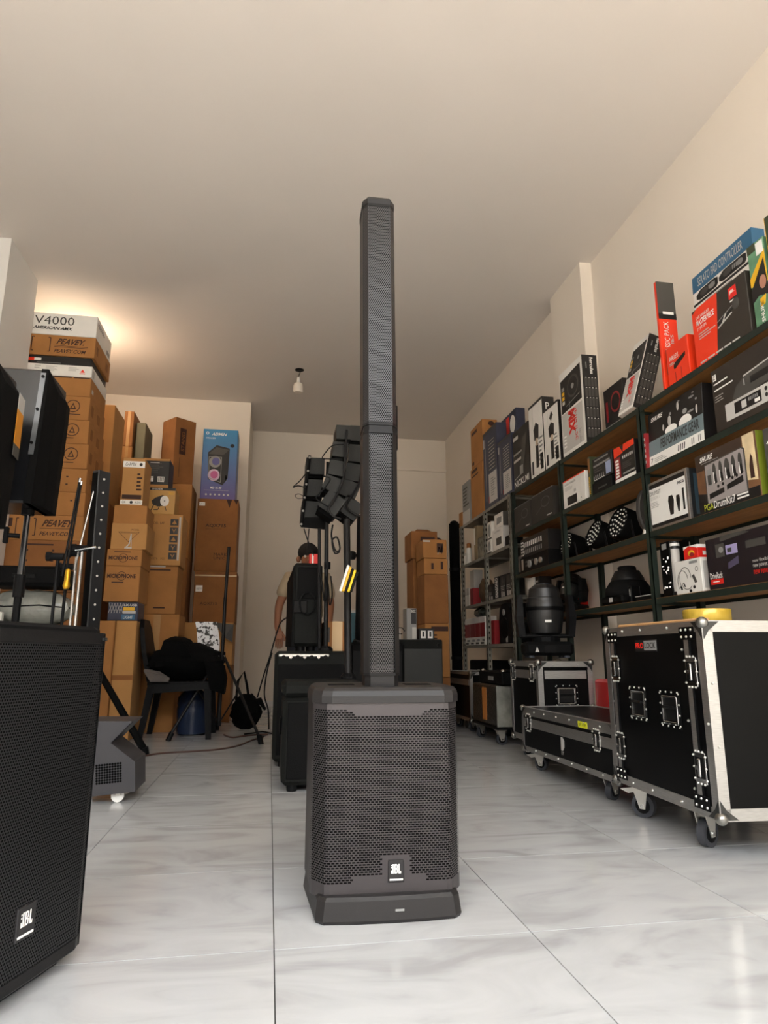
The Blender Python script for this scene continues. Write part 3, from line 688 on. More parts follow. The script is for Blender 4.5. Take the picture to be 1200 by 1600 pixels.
pole_speaker('black pole-mounted loudspeaker with pale lit side panel', [(-1.43, 2.022), (-1.128, 2.022), (-1.126, 1.9), (-1.135, 1.6), (-1.15, 1.346), (-1.40, 1.346)], 3.30, 3.66, (-1.205, 3.47, 'black tripod stand under the loudspeaker with the pale side panel', 100), -1.14)
pole_speaker('black pole-mounted loudspeaker with an amber label on its edge', [(-1.48, 1.84), (-1.165, 1.84), (-1.16, 1.72), (-1.155, 1.42), (-1.15, 1.172), (-1.42, 1.172)], 2.72, 3.10, (-1.27, 2.93, 'black tripod stand under the loudspeaker with the amber label', 60), -1.18, True)

# ------------------------------------------------------------------ microphone stands
def mic_stand(label, x, y, zc, boom0, boom1, m):
    t = thing('microphone_stand', label, 'mic stand', (x, y, 0), 0, 'boom microphone stands')
    MB().cyl((0, 0, .03), (0, 0, zc * .62), .0105, n=10).build('lower_tube', BLK, t); MB().cyl((0, 0, zc * .6), (0, 0, zc), .0075, n=10).build('upper_tube', m, t)
    MB().cyl((0, 0, zc * .59), (0, 0, zc * .64), .017, n=10).build('height_clutch', BLK, t)
    MB().cyl((-.03, -.004, zc + .012), (.026, -.004, zc + .012), .017, n=10).build('boom_clutch', BLK, t); MB().cyl((-.05, -.004, zc + .012), (-.03, -.004, zc + .012), .022, n=8).build('knob', BLK, t)
    MB().cyl(boom0, boom1, .0055, n=8).build('boom_arm', m, t); d_ = (Vector(boom1) - Vector(boom0)).normalized()
    MB().cyl(boom1, Vector(boom1) + d_ * .02, .0065, n=8).build('threaded_tip', CHR, t)
    MB().lathe([(.075, 0), (.075, .008), (.03, .02), (.018, .035)], 20).build('round_base', BLK, t)
    return t
def msx(x, Y): return oy(x, 940, Y).x
mic_stand('black boom microphone stand with folded-up arm beside a chrome one', msx(84, 3.30), 3.30, 1.08, (.03, -.02, 1.0), (.065, -.02, 1.45), BLK)
mic_stand('black boom microphone stand with brass joint beside cartons', msx(100, 3.52), 3.52, 1.06, (.0, -.02, 1.02), (.03, -.02, 1.49), BLK)
mic_stand('chrome boom microphone stand with raised shiny arm', msx(113, 3.74), 3.74, 1.16, (.0, -.02, 1.08), (.055, -.02, 1.49), CHR)
mic_stand('chrome microphone stand with a short shiny tube', msx(121, 3.62), 3.62, 1.17, (-.03, -.02, 1.17), (.05, -.02, 1.185), CHR)

bj = [o for o in bpy.data.objects if o.name.startswith('microphone_stand') and 'brass' in o['label']][0]
MB().lathe([(.012, .96), (.018, .975), (.013, 1.0), (.013, 1.05), (.006, 1.06)], 12, (.012, -.03, 0)).build('brass_joint', mat('brass', '#d9a62e', .3, .8), bj, True)

# ------------------------------------------------------------------ wrapped equipment behind the floor loudspeaker
t = thing('equipment_cabinet', 'black cabinet carrying film-wrapped equipment behind the microphone stands', 'cabinet', (-1.32, 4.05, 0))
MB().box(-.26, -.17, 0, .22, .15, .80, b=.01).build('cabinet_body', CAB, t); MB().box(-.2, -.175, .3, .16, -.17, .7).build('front_panel', BLKM, t)
def blob(name, label, cat, loc, sx, sy, sz, m, seed=1, lump=.12, pw=.35):
    rnd = random.Random(seed); t = thing(name, label, cat, loc); rings = []
    for i in range(9):
        f = i / 8; r = (math.sin(PI * min(.97, max(.03, f)))) ** pw; rr = []
        for k in range(20):
            a = 2 * PI * k / 20; ca, sa = math.cos(a), math.sin(a); q = (abs(ca) ** 4 + abs(sa) ** 4) ** -.25
            e = 1 + rnd.uniform(-lump, lump) * (1 if 0 < i < 8 else 0); rr.append((sx * q * ca * r * e, sy * q * sa * r * e, sz * max(0.0, f + (rnd.uniform(-.04, .04) if 0 < i else 0))))
        rings.append(rr)
    MB().loft(rings).build(name + '_body', m, t, smooth=True, fix=True); return t
t = blob('film_wrapped_bundle', 'grey bundle wrapped in crumpled shiny plastic film', 'bundle', (-1.33, 4.06, .80), .22, .105, .20, FILM, 3, .05)
MB().tube([(-.23, -.05, .12), (-.1, -.135, .10), (.08, -.135, .11), (.22, -.06, .10)], .004).build('tie_cord', BLK, t)
t = thing('equipment_case', 'flat black case lying on the film-wrapped bundle', 'case', (-1.34, 4.05, 1.014)); MB().box(-.21, -.14, 0, .20, .14, .11, b=.018).build('case_body', BLKM, t); MB().box(-.06, -.146, .04, .06, -.14, .065, b=.003).build('handle', BLK, t)
t = thing('paper_packet', 'small white paper packet on the black cabinet', 'packet', (-1.47, 3.903, .80)); MB().box(-.07, -.02, 0, .05, .02, .07, b=.006).build('packet_body', WHT, t); MB().box(-.05, -.024, .02, .01, -.02, .05).build('printed_panel', LGRYP, t)

# ------------------------------------------------------------------ dark column speaker on its stand
t = thing('column_tower', 'dark slim tower dotted with bright screws on a tripod', 'speaker tower', (-1.135, 4.62, .0), math.radians(-38))
M_ = Matrix.Rotation(math.radians(-1.5), 4, 'Y'); b = MB(); b.M = M_; b.box(-.032, -.05, .32, .032, .05, 1.87, b=.006); b.build('tower_body', mat('tower_plastic', '#2c2e31', .4), t)
for k in range(16):
    b = MB(); b.M = M_; z = .40 + .094 * k; b.cyl((.031, -.005, z), (.036, -.005, z), .008, n=8); b.build('screw', WHTP, t)
b = MB(); b.M = M_; b.box(-.026, -.053, .34, .026, -.049, 1.85); b.build('front_grille', BLKM, t)
MB().cyl((0, 0, .06), (0, 0, .40), .02).build('stand_tube', BLK, t)
for k, (ex, ey) in enumerate(((.35, .0), (-.1, .33), (.1, -.2))):
    e = Matrix.Rotation(math.radians(38), 2) @ Vector((ex, ey + (.2 if k == 0 else 0)))
    lg = MB().tube([(0, 0, .64), (e.x, e.y, .02)], [.02, .024], 6).build('leg', BLKM, t); MB().cyl((e.x, e.y, 0), (e.x * .97, e.y * .97, .05), .028, n=10).build('rubber_foot', BLK, lg)

# ------------------------------------------------------------------ grey effect machine on wheels
fy = 3.30
pts = [oy(a, c, fy) for a, c in ((132, 1246), (211, 1237), (211, 1190), (173, 1161), (207, 1127), (135, 1127))]
cx = -.72
t = thing('effect_machine', 'grey angular stage effect machine on small white wheels', 'stage machine', (cx, fy, 0))
MGR = mat('grey_metal_housing', '#3b3a3d', .5, .2)
pr = [(q.x - cx, q.z) for q in pts]
MB().loft([[(x, 0, z) for x, z in pr], [(x, .26, z) for x, z in pr]]).build('housing', MGR, t, fix=True)
MB().add([(pr[4][0] - .012, -.001, pr[4][1] - .012), (pr[3][0] - .006, -.001, pr[3][1] - .004), (pr[3][0] + .004, -.001, pr[3][1] + .006), (pr[4][0] + .004, -.001, pr[4][1] - .002)], [(0, 1, 2, 3)]).build('nozzle_edge', BLK, t)
b = MB()
for i in range(10):
    for j in range(8):
        q = oy(151 + 4.15 * i, 1224.5 - 4.0 * j - .45 * i, fy); b.cyl((q.x - cx, .001, q.z), (q.x - cx, -.0012, q.z), .0052, n=8)
b.build('vent_hole', VOID, t, stuff=True)
for (wx, wy) in ((.072, .04), (-.1, .04), (.072, .22), (-.1, .22)):
    w = MB().cyl((wx, wy - .012, .028), (wx, wy + .012, .028), .028, n=16).build('wheel', WHT, t); MB().box(wx - .01, wy - .018, .03, wx + .014, wy + .018, .085, b=.003).build('wheel_bracket', ZINC, w)

# ------------------------------------------------------------------ chair, clothes, bottle
t = thing('plastic_armchair', 'black plastic chair piled with dark clothes beside cartons', 'chair', (-.70, 5.86, 0))
SEAT = .44
MB().loft([[(-.24, -.23, SEAT - .03), (.25, -.25, SEAT - .035), (.25, .25, SEAT - .035), (-.24, .23, SEAT - .03)], [(-.24, -.23, SEAT), (.25, -.25, SEAT), (.25, .25, SEAT), (-.24, .23, SEAT)]]).build('seat', BLK, t, fix=True)
MB().loft([[(-.25, -.20, SEAT), (-.21, -.20, SEAT), (-.21, .20, SEAT), (-.25, .20, SEAT)], [(-.30, -.22, .66), (-.265, -.22, .66), (-.265, .22, .66), (-.30, .22, .66)], [(-.335, -.19, .86), (-.30, -.19, .86), (-.30, .19, .86), (-.335, .19, .86)], [(-.345, -.12, .93), (-.315, -.12, .93), (-.315, .12, .93), (-.345, .12, .93)]]).build('backrest', BLK, t, fix=True)
for (x, y, ex, ey) in ((-.21, -.21, -.27, -.23), (-.21, .21, -.27, .23), (.22, -.22, .25, -.24), (.22, .22, .25, .24)):
    MB().loft([[(x - .025, y - .03, SEAT - .03), (x + .03, y - .03, SEAT - .03), (x + .03, y + .03, SEAT - .03), (x - .025, y + .03, SEAT - .03)], [(ex - .02, ey - .02, 0), (ex + .02, ey - .02, 0), (ex + .02, ey + .02, 0), (ex - .02, ey + .02, 0)]]).build('leg', BLK, t, fix=True)
MB().loft([[(-.2, -.245, SEAT - .09), (.23, -.26, SEAT - .06), (.23, -.25, SEAT - .02), (-.2, -.235, SEAT - .02)], [(-.2, -.23, SEAT - .09), (.23, -.245, SEAT - .06), (.23, -.235, SEAT - .02), (-.2, -.22, SEAT - .02)]]).build('seat_apron', BLK, t, fix=True)
t = blob('clothes_pile', 'rumpled black clothes heaped on the plastic chair', 'clothes', (-.67, 5.83, SEAT), .29, .24, .30, CLOTHB, 5, .13, .5)
MB().loft([[(.16, -.27, .16), (.30, -.20, .14), (.31, -.05, .12), (.18, -.05, .22)], [(.19, -.29, .05), (.325, -.22, .03), (.335, -.04, .02), (.2, -.03, .06)], [(.22, -.285, -.06), (.325, -.23, -.10), (.33, -.12, -.09), (.24, -.12, -.05)]]).build('hanging_sleeve', CLOTHB, t, smooth=True, fix=True)
MB().loft([[(-.20, -.20, .20), (.06, -.23, .19), (.10, .08, .2), (-.18, .1, .2)], [(-.17, -.18, .32), (-.02, -.19, .31), (.02, .04, .33), (-.15, .06, .34)], [(-.13, -.12, .345), (-.05, -.14, .33), (-.03, .0, .35), (-.11, .02, .36)]]).build('folded_jacket', CLOTHB, t, smooth=True, fix=True)
MB().loft([[(-.30, -.22, .08), (-.18, -.26, .06), (-.1, -.255, .0), (-.24, -.25, .0)], [(-.30, -.19, .10), (-.18, -.22, .08), (-.1, -.21, .03), (-.24, -.2, .02)]]).build('shirt_cuff', mat('grey_cloth', '#5c5653', .9), t, fix=True)
PATT = mat('patterned_cloth', '#dedad2', .9, var=.9, scale=26)
PATT.node_tree.nodes['Color Ramp'].color_ramp.elements[0].position = .42; PATT.node_tree.nodes['Color Ramp'].color_ramp.elements[1].position = .46
t = thing('patterned_cloth', 'white cloth with small black pattern draped over the chair corner', 'cloth', (-.57, 6.10, .45))
b = MB(); R_ = []
for i in range(7):
    f = i / 6; R_.append([(-.08 + .19 * k / 6 + .03 * math.sin(4 * f + k), -.02 - .02 * math.sin(k * 2.2 + f * 3), .48 - .48 * f * (1 - .12 * (k % 2))) for k in range(7)] + [(-.08 + .19 * k / 6 + .03 * math.sin(4 * f + k), .02 - .02 * math.sin(k * 2.2 + f * 3), .48 - .48 * f * (1 - .12 * (k % 2))) for k in range(6, -1, -1)])
b.loft(R_).build('cloth_drape', PATT, t, smooth=True, fix=True)
t = thing('water_bottle', 'dark blue water dispenser bottle under the plastic chair', 'bottle', (-.62, 6.02, 0))
MB().lathe([(.10, 0), (.125, .01), (.13, .05), (.125, .10), (.13, .12), (.13, .21), (.125, .23), (.13, .25), (.125, .30), (.06, .37), (.03, .385), (.03, .40)], 22).build('bottle_body', DARKBLU, t, True); MB().cyl((0, 0, .375), (0, 0, .404), .034).build('cap', BLUP, t)

# ------------------------------------------------------------------ lighting tripod
a0, a1 = fl(262, 1158), fl(408, 1163); c_ = Vector((-.385, 5.78, 0))
t = thing('lighting_tripod', 'slim black tripod stand with a bare pole in front of cartons', 'tripod', c_)
MB().cyl((0, 0, .10), (0, 0, .66), .0155).build('lower_tube', BLKS, t); MB().cyl((0, 0, .62), (0, 0, 1.12), .0145).build('middle_tube', BLKS, t); MB().cyl((0, 0, 1.05), (.01, 0, 1.55), .0135).build('upper_tube', BLKS, t)
MB().cyl((0, 0, .60), (0, 0, .67), .026).build('collar', BLK, t); MB().cyl((0, 0, .085), (0, 0, .125), .02).build('hub', BLK, t)
for e in (a0 - c_, a1 - c_, Vector((-.05, .52, 0))):
    dr = Vector((e.x, e.y, 0)); u = dr.normalized()
    lg = MB().cyl(u * .03 + Vector((0, 0, .635)), Vector((e.x, e.y, .02)), .0115, n=10).build('leg', BLKS, t); MB().cyl((e.x, e.y, 0), Vector((e.x, e.y, 0)) - u * .03 + Vector((0, 0, .06)), .02, n=10).build('rubber_foot', BLK, lg)
    MB().cyl((0, 0, .105), u * .03 + (dr - u * .03) * .42 + Vector((0, 0, .635 * .58)), .006, n=8).build('brace', BLKS, t)
    q = u * .03 + Vector((0, 0, .635)); MB().sphere(q - Vector((0, .014, 0)), .008, 8, 6).build('rivet', CHR, lg)
t = blob('cloth_bag', 'slumped black cloth bag with strap behind the tripod', 'bag', (-.19, 6.35, 0), .13, .1, .30, CLOTHB, 9, .16, .45)
MB().tube([(-.09, -.05, .25), (-.08, -.06, .42), (-.03, -.06, .5), (.0, -.05, .38), (.02, -.05, .27)], .012).build('strap', CLOTHB, t)
MB().tube([(.05, -.06, .22), (.12, -.08, .25), (.17, -.1, .17)], [.035, .03, .012]).build('loose_flap', CLOTHB, t)
def cable(label, px, r=.005, m=BLK, group='cables on the floor', extra=None):
    pts = [fl(a, c, r) for a, c in px]; sm = []
    for i in range(len(pts) - 1):
        p0, p1, p2, p3 = pts[max(0, i - 1)], pts[i], pts[i + 1], pts[min(len(pts) - 1, i + 2)]
        for k in range(6):
            f = k / 6; sm.append(.5 * (2 * p1 + (p2 - p0) * f + (2 * p0 - 5 * p1 + 4 * p2 - p3) * f * f + (3 * p1 - p0 - 3 * p2 + p3) * f ** 3))
    sm.append(pts[-1]); o = MB().tube(sm, r, 6).build('floor_cable', m, smooth=True); return tag(o, label, 'cable', group)
BRC = mat('brown_cable', '#4a3026', .6)
cable('long thin brown cable lying across the tiles to the effect machine', ((205, 1186), (222, 1182), (252, 1177), (300, 1174), (340, 1171), (372, 1165), (392, 1157), (412, 1151)), .006, BRC)
cable('brown cable loop lying by the tripod foot', ((350, 1148), (362, 1152), (380, 1150), (400, 1148), (418, 1147)), .007, BRC)
cable('black cable trailing behind the subwoofers', ((382, 1147), (398, 1145), (410, 1143), (425, 1146)), .006, BLK)

# ------------------------------------------------------------------ subwoofers and monitors behind the column
def cabinet(name, label, x0, x1, y0, y1, z0, z1, m=CAB, lip=0.0, cat='loudspeaker', group=None, b_=.02):
    t = thing(name, label, cat, ((x0 + x1) / 2, (y0 + y1) / 2, z0), 0, group); w, d, h = (x1 - x0) / 2, (y1 - y0) / 2, z1 - z0
    if lip:
        MB().box(-w + .006, -d + .012, .03, w - .006, d, h - lip, b=b_).build('cabinet_body', m, t); MB().box(-w, -d, h - lip, w, d, h, b=b_).build('top_lid', m, t)
    else: MB().box(-w, -d, .03, w, d, h, b=b_).build('cabinet_body', m, t)
    for sx in (-1, 1):
        for sy in (-1, 1): MB().cyl((sx * (w - .06), sy * (d - .06), 0), (sx * (w - .06), sy * (d - .06), .035), .025).build('foot', BLK, t)
    return t, w, d, h
t, w, d, h = cabinet('subwoofer', 'black subwoofer cabinet with raised lid right behind the column speaker', .068, .47, 3.40, 3.88, 0, .515, CAB, .075)
MB().box(-w + .03, -d + .006, .06, w - .03, -d + .014, h - .10, b=.004).build('front_grille', BLKM, t)
for sx in (-1, 1): MB().box(sx * w - .004 if sx < 0 else w - .004, -.08, .25, -w + .004 if sx < 0 else w + .004, .08, .33, b=.003).build('handle_recess', VOID, t)
t, w, d, h = cabinet('subwoofer', 'black subwoofer cabinet with a shiny knob strip along its top edge', .035, .50, 4.16, 4.74, 0, .668, CAB, 0)
MB().box(-w + .02, -d - .006, .07, w - .02, -d + .002, h - .08, b=.004).build('front_grille', BLKM, t)
st = MB().box(-w + .02, -d - .008, h - .034, w - .14, -d + .01, h - .018, b=.003).build('knob_strip', ZINC, t)
for k in range(7): MB().cyl((-w + .05 + .042 * k, -d - .008, h - .036), (-w + .05 + .042 * k, -d - .018, h - .036), .010 if k % 2 else .012, n=10).build('knob', CHR if k % 2 else BLKG, st)
t, w, d, h = cabinet('monitor_loudspeaker', 'black loudspeaker standing on the subwoofer with a coiled cable at its back', .135, .325, 4.36, 4.70, .669, 1.235, CAB, 0)
MB().loft([[(-w - .0, -d + .01, .03), (-w - .03, d - .03, .03), (-w - .03, d - .03, h - .10), (-w, -d + .01, h - .03)], [(-w + .02, -d + .01, .03), (-w + .02, d - .03, .03), (-w + .02, d - .03, h - .02), (-w + .02, -d + .01, h - .02)]]).build('side_wing', BLKM, t, fix=True)
MB().box(-.09, -d - .012, .24, .0, -d + .002, .32, b=.004).build('amplifier_panel', BLKG, t); MB().box(-w + .03, -d - .004, .33, w - .02, -d + .002, h - .03, b=.003).build('rear_plate', BLKM, t)
cp = [(.0 + .05 * math.cos(a * .5), -d - .02 - .002 * (a % 3), .30 + .07 * math.sin(a * .5)) for a in range(38)]
MB().tube(cp, .005).build('coiled_cable', BLK, t)
t = thing('striped_box', 'small red and white striped box on top of the monitor loudspeaker', 'box', (.275, 4.56, 1.236)); MB().box(-.03, -.03, 0, .03, .03, .085, b=.003).build('box_body', REDP, t); MB().box(-.012, -.031, .001, .0, -.03, .084).build('white_stripe', WHTP, t)
t, w, d, h = cabinet('subwoofer', 'black cabinet holding a thick pole between the subwoofers', .56, .96, 4.80, 5.28, 0, .735, BLKM, 0)
MB().box(-w + .02, -d - .006, .06, w - .02, -d + .002, h - .06, b=.004).build('front_grille', BLK, t)
t, w, d, h = cabinet('speaker_cabinet', 'dark grey cabinet with two bolt heads along its top edge', .98, 1.42, 5.5, 6.02, 0, .772, mat('dark_grey_cabinet', '#272927', .55, var=.1, scale=3), 0, b_=.008)
MB().box(-w + .004, -d - .004, h - .075, w - .004, -d + .002, h - .004, b=.002).build('top_rail', CAB, t)
for k in (-.72, .93): MB().cyl((w * k - .02, -d - .004, h - .045), (w * k - .02, -d - .010, h - .045), .014, n=10).build('bolt_head', BLKG, t)
# cartons beside the back wall
CB = 6.3
def bc(label, a, b_, c, d_, Y=CB, dep=.34, m=CARD, **k):
    q0, q1 = oy(a, (c + d_) / 2, Y), oy(b_, (c + d_) / 2, Y); zt, zb = oy((a + b_) / 2, c, Y).z, oy((a + b_) / 2, d_, Y).z
    return carton(label, q0.x, q1.x, Y, dep, zb, zt, m, **k)
def zs(ys, x, Y): return [oy(x, y_, Y).z for y_ in ys]
Z1 = zs((830, 873), 663, 6.42); Z2 = zs((843, 872, 897), 682, 6.05)
def xs(a, c, Y): return oy(a, 880, Y).x, oy(c, 880, Y).x
xa, xb = xs(643, 684, 6.42)
t, p = carton('brown carton with an open top at the back beside the cream wall', xa, xb, 6.42, .34, Z1[1], Z1[0], CARD3); p.rect('F', .35, .55, .9, .8, BRNP); p.lines('F', .3, .1, .4, .5, 6, BRNP); p.done()
MB().loft([[(-.10, -.165, Z1[0] - Z1[1] - .002), (.08, -.165, Z1[0] - Z1[1] - .002), (.08, -.155, Z1[0] - Z1[1] - .002), (-.10, -.155, Z1[0] - Z1[1] - .002)], [(-.06, -.10, Z1[0] - Z1[1] + .03), (.05, -.10, Z1[0] - Z1[1] + .03), (.05, -.09, Z1[0] - Z1[1] + .03), (-.06, -.09, Z1[0] - Z1[1] + .03)]]).build('open_flap', CARD3, t, fix=True)
t, p = carton('tall brown carton with white edge labels at the back', xa + .02, xb, 6.44, .32, .62, Z1[1] - .001, CARD3); p.rect('F', .20, .90, .5, .96, WHTP); p.rect('F', .20, .52, .5, .57, WHTP); p.lines('F', .2, .6, .4, .88, 6, BRNP); p.done()
t, p = carton('brown carton carrying the tall carton with white edge labels', xa + .02, xb, 6.44, .32, 0, .619, CARD); p.done()
xa, xb = xs(663, 700, 6.05)
t, p = carton('brown carton with a large mark next to the open carton', xa - .01, xb - .01, 6.05, .32, Z2[1], Z2[0], CARD); p.rect('F', .58, .3, .85, .8, BRNP); p.line('F', [(.62, .2), (.68, .6), (.76, .25), (.82, .7)], .008, LGRYP); p.rect('F', -.0, .86, .3, .95, LGRYP); p.done()
t, p = carton('brown carton under the carton with the large mark', xa, xb, 6.06, .32, Z2[2], Z2[1] - .001, CARD); p.rect('F', .3, .3, .4, .7, BRNP); p.rect('F', .7, .3, .8, .8, BRNP); p.done()
t, p = carton('plain brown carton third in the pile at the back', xa, xb, 6.06, .32, .93, Z2[2] - .001, CARD3); p.done()
t, p = carton('brown carton with dark rows of lettering fourth in the back pile', xa, xb, 6.05, .32, .45, .929, CARD); p.rect('F', .25, .86, .95, .95, BRNP); p.lines('F', .35, .55, .5, .82, 4, BRNP); p.done()
t, p = carton('brown floor carton of the pile at the back', xa, xb, 6.05, .32, 0, .449, CARD3); p.done()
t, p = carton('grey product box with a black picture strip on the grey cabinet', 1.16, 1.25, 5.72, .16, .773, 1.045, GRYP, cat='box', name='product_box'); p.rect('F', .45, .5, .95, .97, BLKP); p.text('F', 'BOX', .5, .86, .9, .95, WHTP); p.rect('F', .55, .04, .95, .4, LGRYP); p.done()
t, p = carton('black box with two white speaker pictures on the grey cabinet', 1.265, 1.40, 5.70, .16, .773, .872, BLKP, cat='box', name='product_box')
for k in (.12, .58): p.rect('F', k, .15, k + .32, .8, WHTP); p.rect('F', k + .1, .3, k + .22, .72, BLKP, 2)
p.done()
t = thing('wire_rack', 'small white wire rack on the grey cabinet', 'rack', (1.06, 5.66, .773))
for k in range(2): MB().tube([(-.05 + .08 * k, 0, 0), (-.05 + .08 * k, 0, .10)], .004).build('upright', WHT, t)
MB().tube([(-.07, 0, .10), (.05, 0, .10), (.07, -.01, .07)], .004).build('cross_wire', BLK, t); MB().tube([(-.07, 0, .05), (.05, 0, .05)], .004).build('cross_wire', BLK, t)
# rolled covers against the grey rack
def roll(label, x, y, r, h, seed, m=CLOTHB):
    t = thing('rolled_cover', label, 'cover', (x, y, 0), 0, 'tall rolled covers'); rnd = random.Random(seed)
    MB().loft([[(r * (1 + rnd.uniform(-.06, .06)) * math.cos(2 * PI * k / 14), r * (1 + rnd.uniform(-.06, .06)) * math.sin(2 * PI * k / 14), z) for k in range(14)] for z in [h * i / 10 for i in range(11)]]).build('roll_body', m, t, smooth=True, fix=True)
    MB().lathe([(r * .8, h), (r * .75, h + .02), (r * .3, h + .035), (.004, h + .036)], 14).build('end_knot', m, t, True)
    for k in (.3, .75): MB().lathe([(r * 1.08, h * k), (r * 1.1, h * k + .015), (r * 1.08, h * k + .03)], 14).build('strap', BLK, t)
roll('tall black rolled cover leaning by the grey shelving', 1.885, 6.72, .055, 2.01, 2)
roll('purple-black rolled cloth beside the black roll', 1.76, 6.95, .06, 1.86, 3, mat('purple_black_cloth', '#241a22', .95, bump=.5, bscale=30))
t = thing('lettered_banner', 'folded dark banner edged with white letters near the cartons', 'banner', (1.60, 6.9, 0))
MB().loft([[(-.05, 0, 0), (.06, 0, 0), (.06, .03, 0), (-.05, .03, 0)], [(-.06, 0, .9), (.05, 0, .9), (.05, .03, .9), (-.06, .03, .9)], [(-.07, 0, 1.45), (-.03, 0, 1.45), (-.03, .03, 1.45), (-.07, .03, 1.45)]]).build('banner_cloth', CLOTHB, t, fix=True)
for k in range(5): MB().box(-.03, -.004, .86 + .085 * k, .03, 0, .92 + .085 * k).build('white_letter', LGRYP, t)

# ------------------------------------------------------------------ person behind the monitor
def person():
    t = thing('person', 'person in a beige short-sleeved shirt standing behind the black monitor loudspeaker', 'person', (.33, 6.3, 0))
    def skin(name, verts, edges, rad, m, sub=2, parent=t, root=0):
        me = bpy.data.meshes.new(name); me.from_pydata(verts, edges, []); o = bpy.data.objects.new(name, me); COL.objects.link(o); o.parent = parent
        md = o.modifiers.new('skin', 'SKIN'); md.use_smooth_shade = True
        for i, r in enumerate(rad):
            sv = me.skin_vertices[0].data[i]; sv.radius = r if isinstance(r, tuple) else (r, r); sv.use_root = (i == root)
        o.modifiers.new('sub', 'SUBSURF').levels = sub; o.modifiers['sub'].render_levels = sub
        me.materials.append(m); return o
    V = [(0, 0, .92), (0, .01, 1.08), (0, .01, 1.25), (0, .01, 1.36), (0, 0, 1.43), (0, -.02, 1.50), (0, -.03, 1.58),   # 0-6 pelvis..head
         (-.16, .01, 1.35), (-.26, .0, 1.10), (-.27, -.08, .90), (-.25, -.12, .84), (.16, .01, 1.35), (.22, 0, 1.12), (.2, -.12, .93), (.18, -.16, .87),
         (-.09, 0, .86), (-.10, -.01, .48), (-.10, .02, .09), (-.11, -.10, .035), (.09, 0, .86), (.10, -.01, .48), (.10, .02, .09), (.11, -.10, .035)]
    E = [(0, 1), (1, 2), (2, 3), (3, 4), (4, 5), (5, 6), (3, 7), (7, 8), (8, 9), (9, 10), (3, 11), (11, 12), (12, 13), (13, 14), (0, 15), (15, 16), (16, 17), (17, 18), (0, 19), (19, 20), (20, 21), (21, 22)]
    Rr = [(.14, .10), (.13, .09), (.15, .10), (.12, .08), .05, (.07, .085), (.08, .10), .055, .042, .03, .028, .055, .042, .03, .028, .08, .055, .038, .032, .08, .055, .038, .032]
    body = skin('body', V, E, Rr, SKIN)
    # clothing
    skin('shirt', [(0, 0, .90), (0, .01, 1.08), (0, .01, 1.25), (0, .01, 1.375), (-.165, .01, 1.36), (-.25, 0, 1.16), (.165, .01, 1.36), (.215, 0, 1.14)], [(0, 1), (1, 2), (2, 3), (3, 4), (4, 5), (3, 6), (6, 7)], [(.17, .13), (.16, .12), (.175, .125), (.13, .095), .075, .066, .075, .066], SHIRT)
    for s_ in (-1, 1): skin('trouser_leg', [(s_ * .085, 0, .92), (s_ * .10, -.01, .48), (s_ * .10, .02, .07)], [(0, 1), (1, 2)], [.105, .075, .058], TROUS)
    MB().sphere((0, .018, 1.60), .098, 16, 10, 1.0).build('hair', HAIR, t, True)
    b = MB()
    for (x, z) in ((-.035, 1.545), (.035, 1.545)): MB().sphere((x, -.116, z), .012, 10, 6).build('eye', mat('eye_white', '#d8d2c8', .3), t, True)
    MB().loft([[(-.012, -.118, 1.545), (.012, -.118, 1.545), (.018, -.115, 1.50), (-.018, -.115, 1.50)], [(-.004, -.125, 1.54), (.004, -.125, 1.54), (.01, -.142, 1.505), (-.01, -.142, 1.505)]]).build('nose', SKIN, t, fix=True)
    MB().box(-.025, -.118, 1.468, .025, -.105, 1.48, b=.004).build('mouth', mat('lip', '#6a3a30', .6), t)
    for s_ in (-1, 1): MB().sphere((s_ * .092, -.02, 1.53), .022, 8, 6, 1.4).build('ear', SKIN, t, True)
    for s_, hx, hy, hz in ((-1, -.25, -.13, .83), (1, .18, -.17, .86)):
        MB().box(hx - .035, hy - .035, hz - .05, hx + .035, hy - .008, hz + .03, b=.01).build('palm', SKIN, t)
        for k in range(4): MB().tube([(hx - .026 + .0175 * k, hy - .022, hz - .045), (hx - .028 + .0185 * k, hy - .03, hz - .085 - .008 * (k in (1, 2))), (hx - .026 + .0175 * k, hy - .015, hz - .115 - .012 * (k in (1, 2)))], [.009, .0085, .007]).build('finger', SKIN, t, True)
        MB().tube([(hx - s_ * .03, hy - .03, hz - .0), (hx - s_ * .05, hy - .045, hz - .03), (hx - s_ * .048, hy - .05, hz - .06)], [.011, .010, .008]).build('thumb', SKIN, t, True)
person()

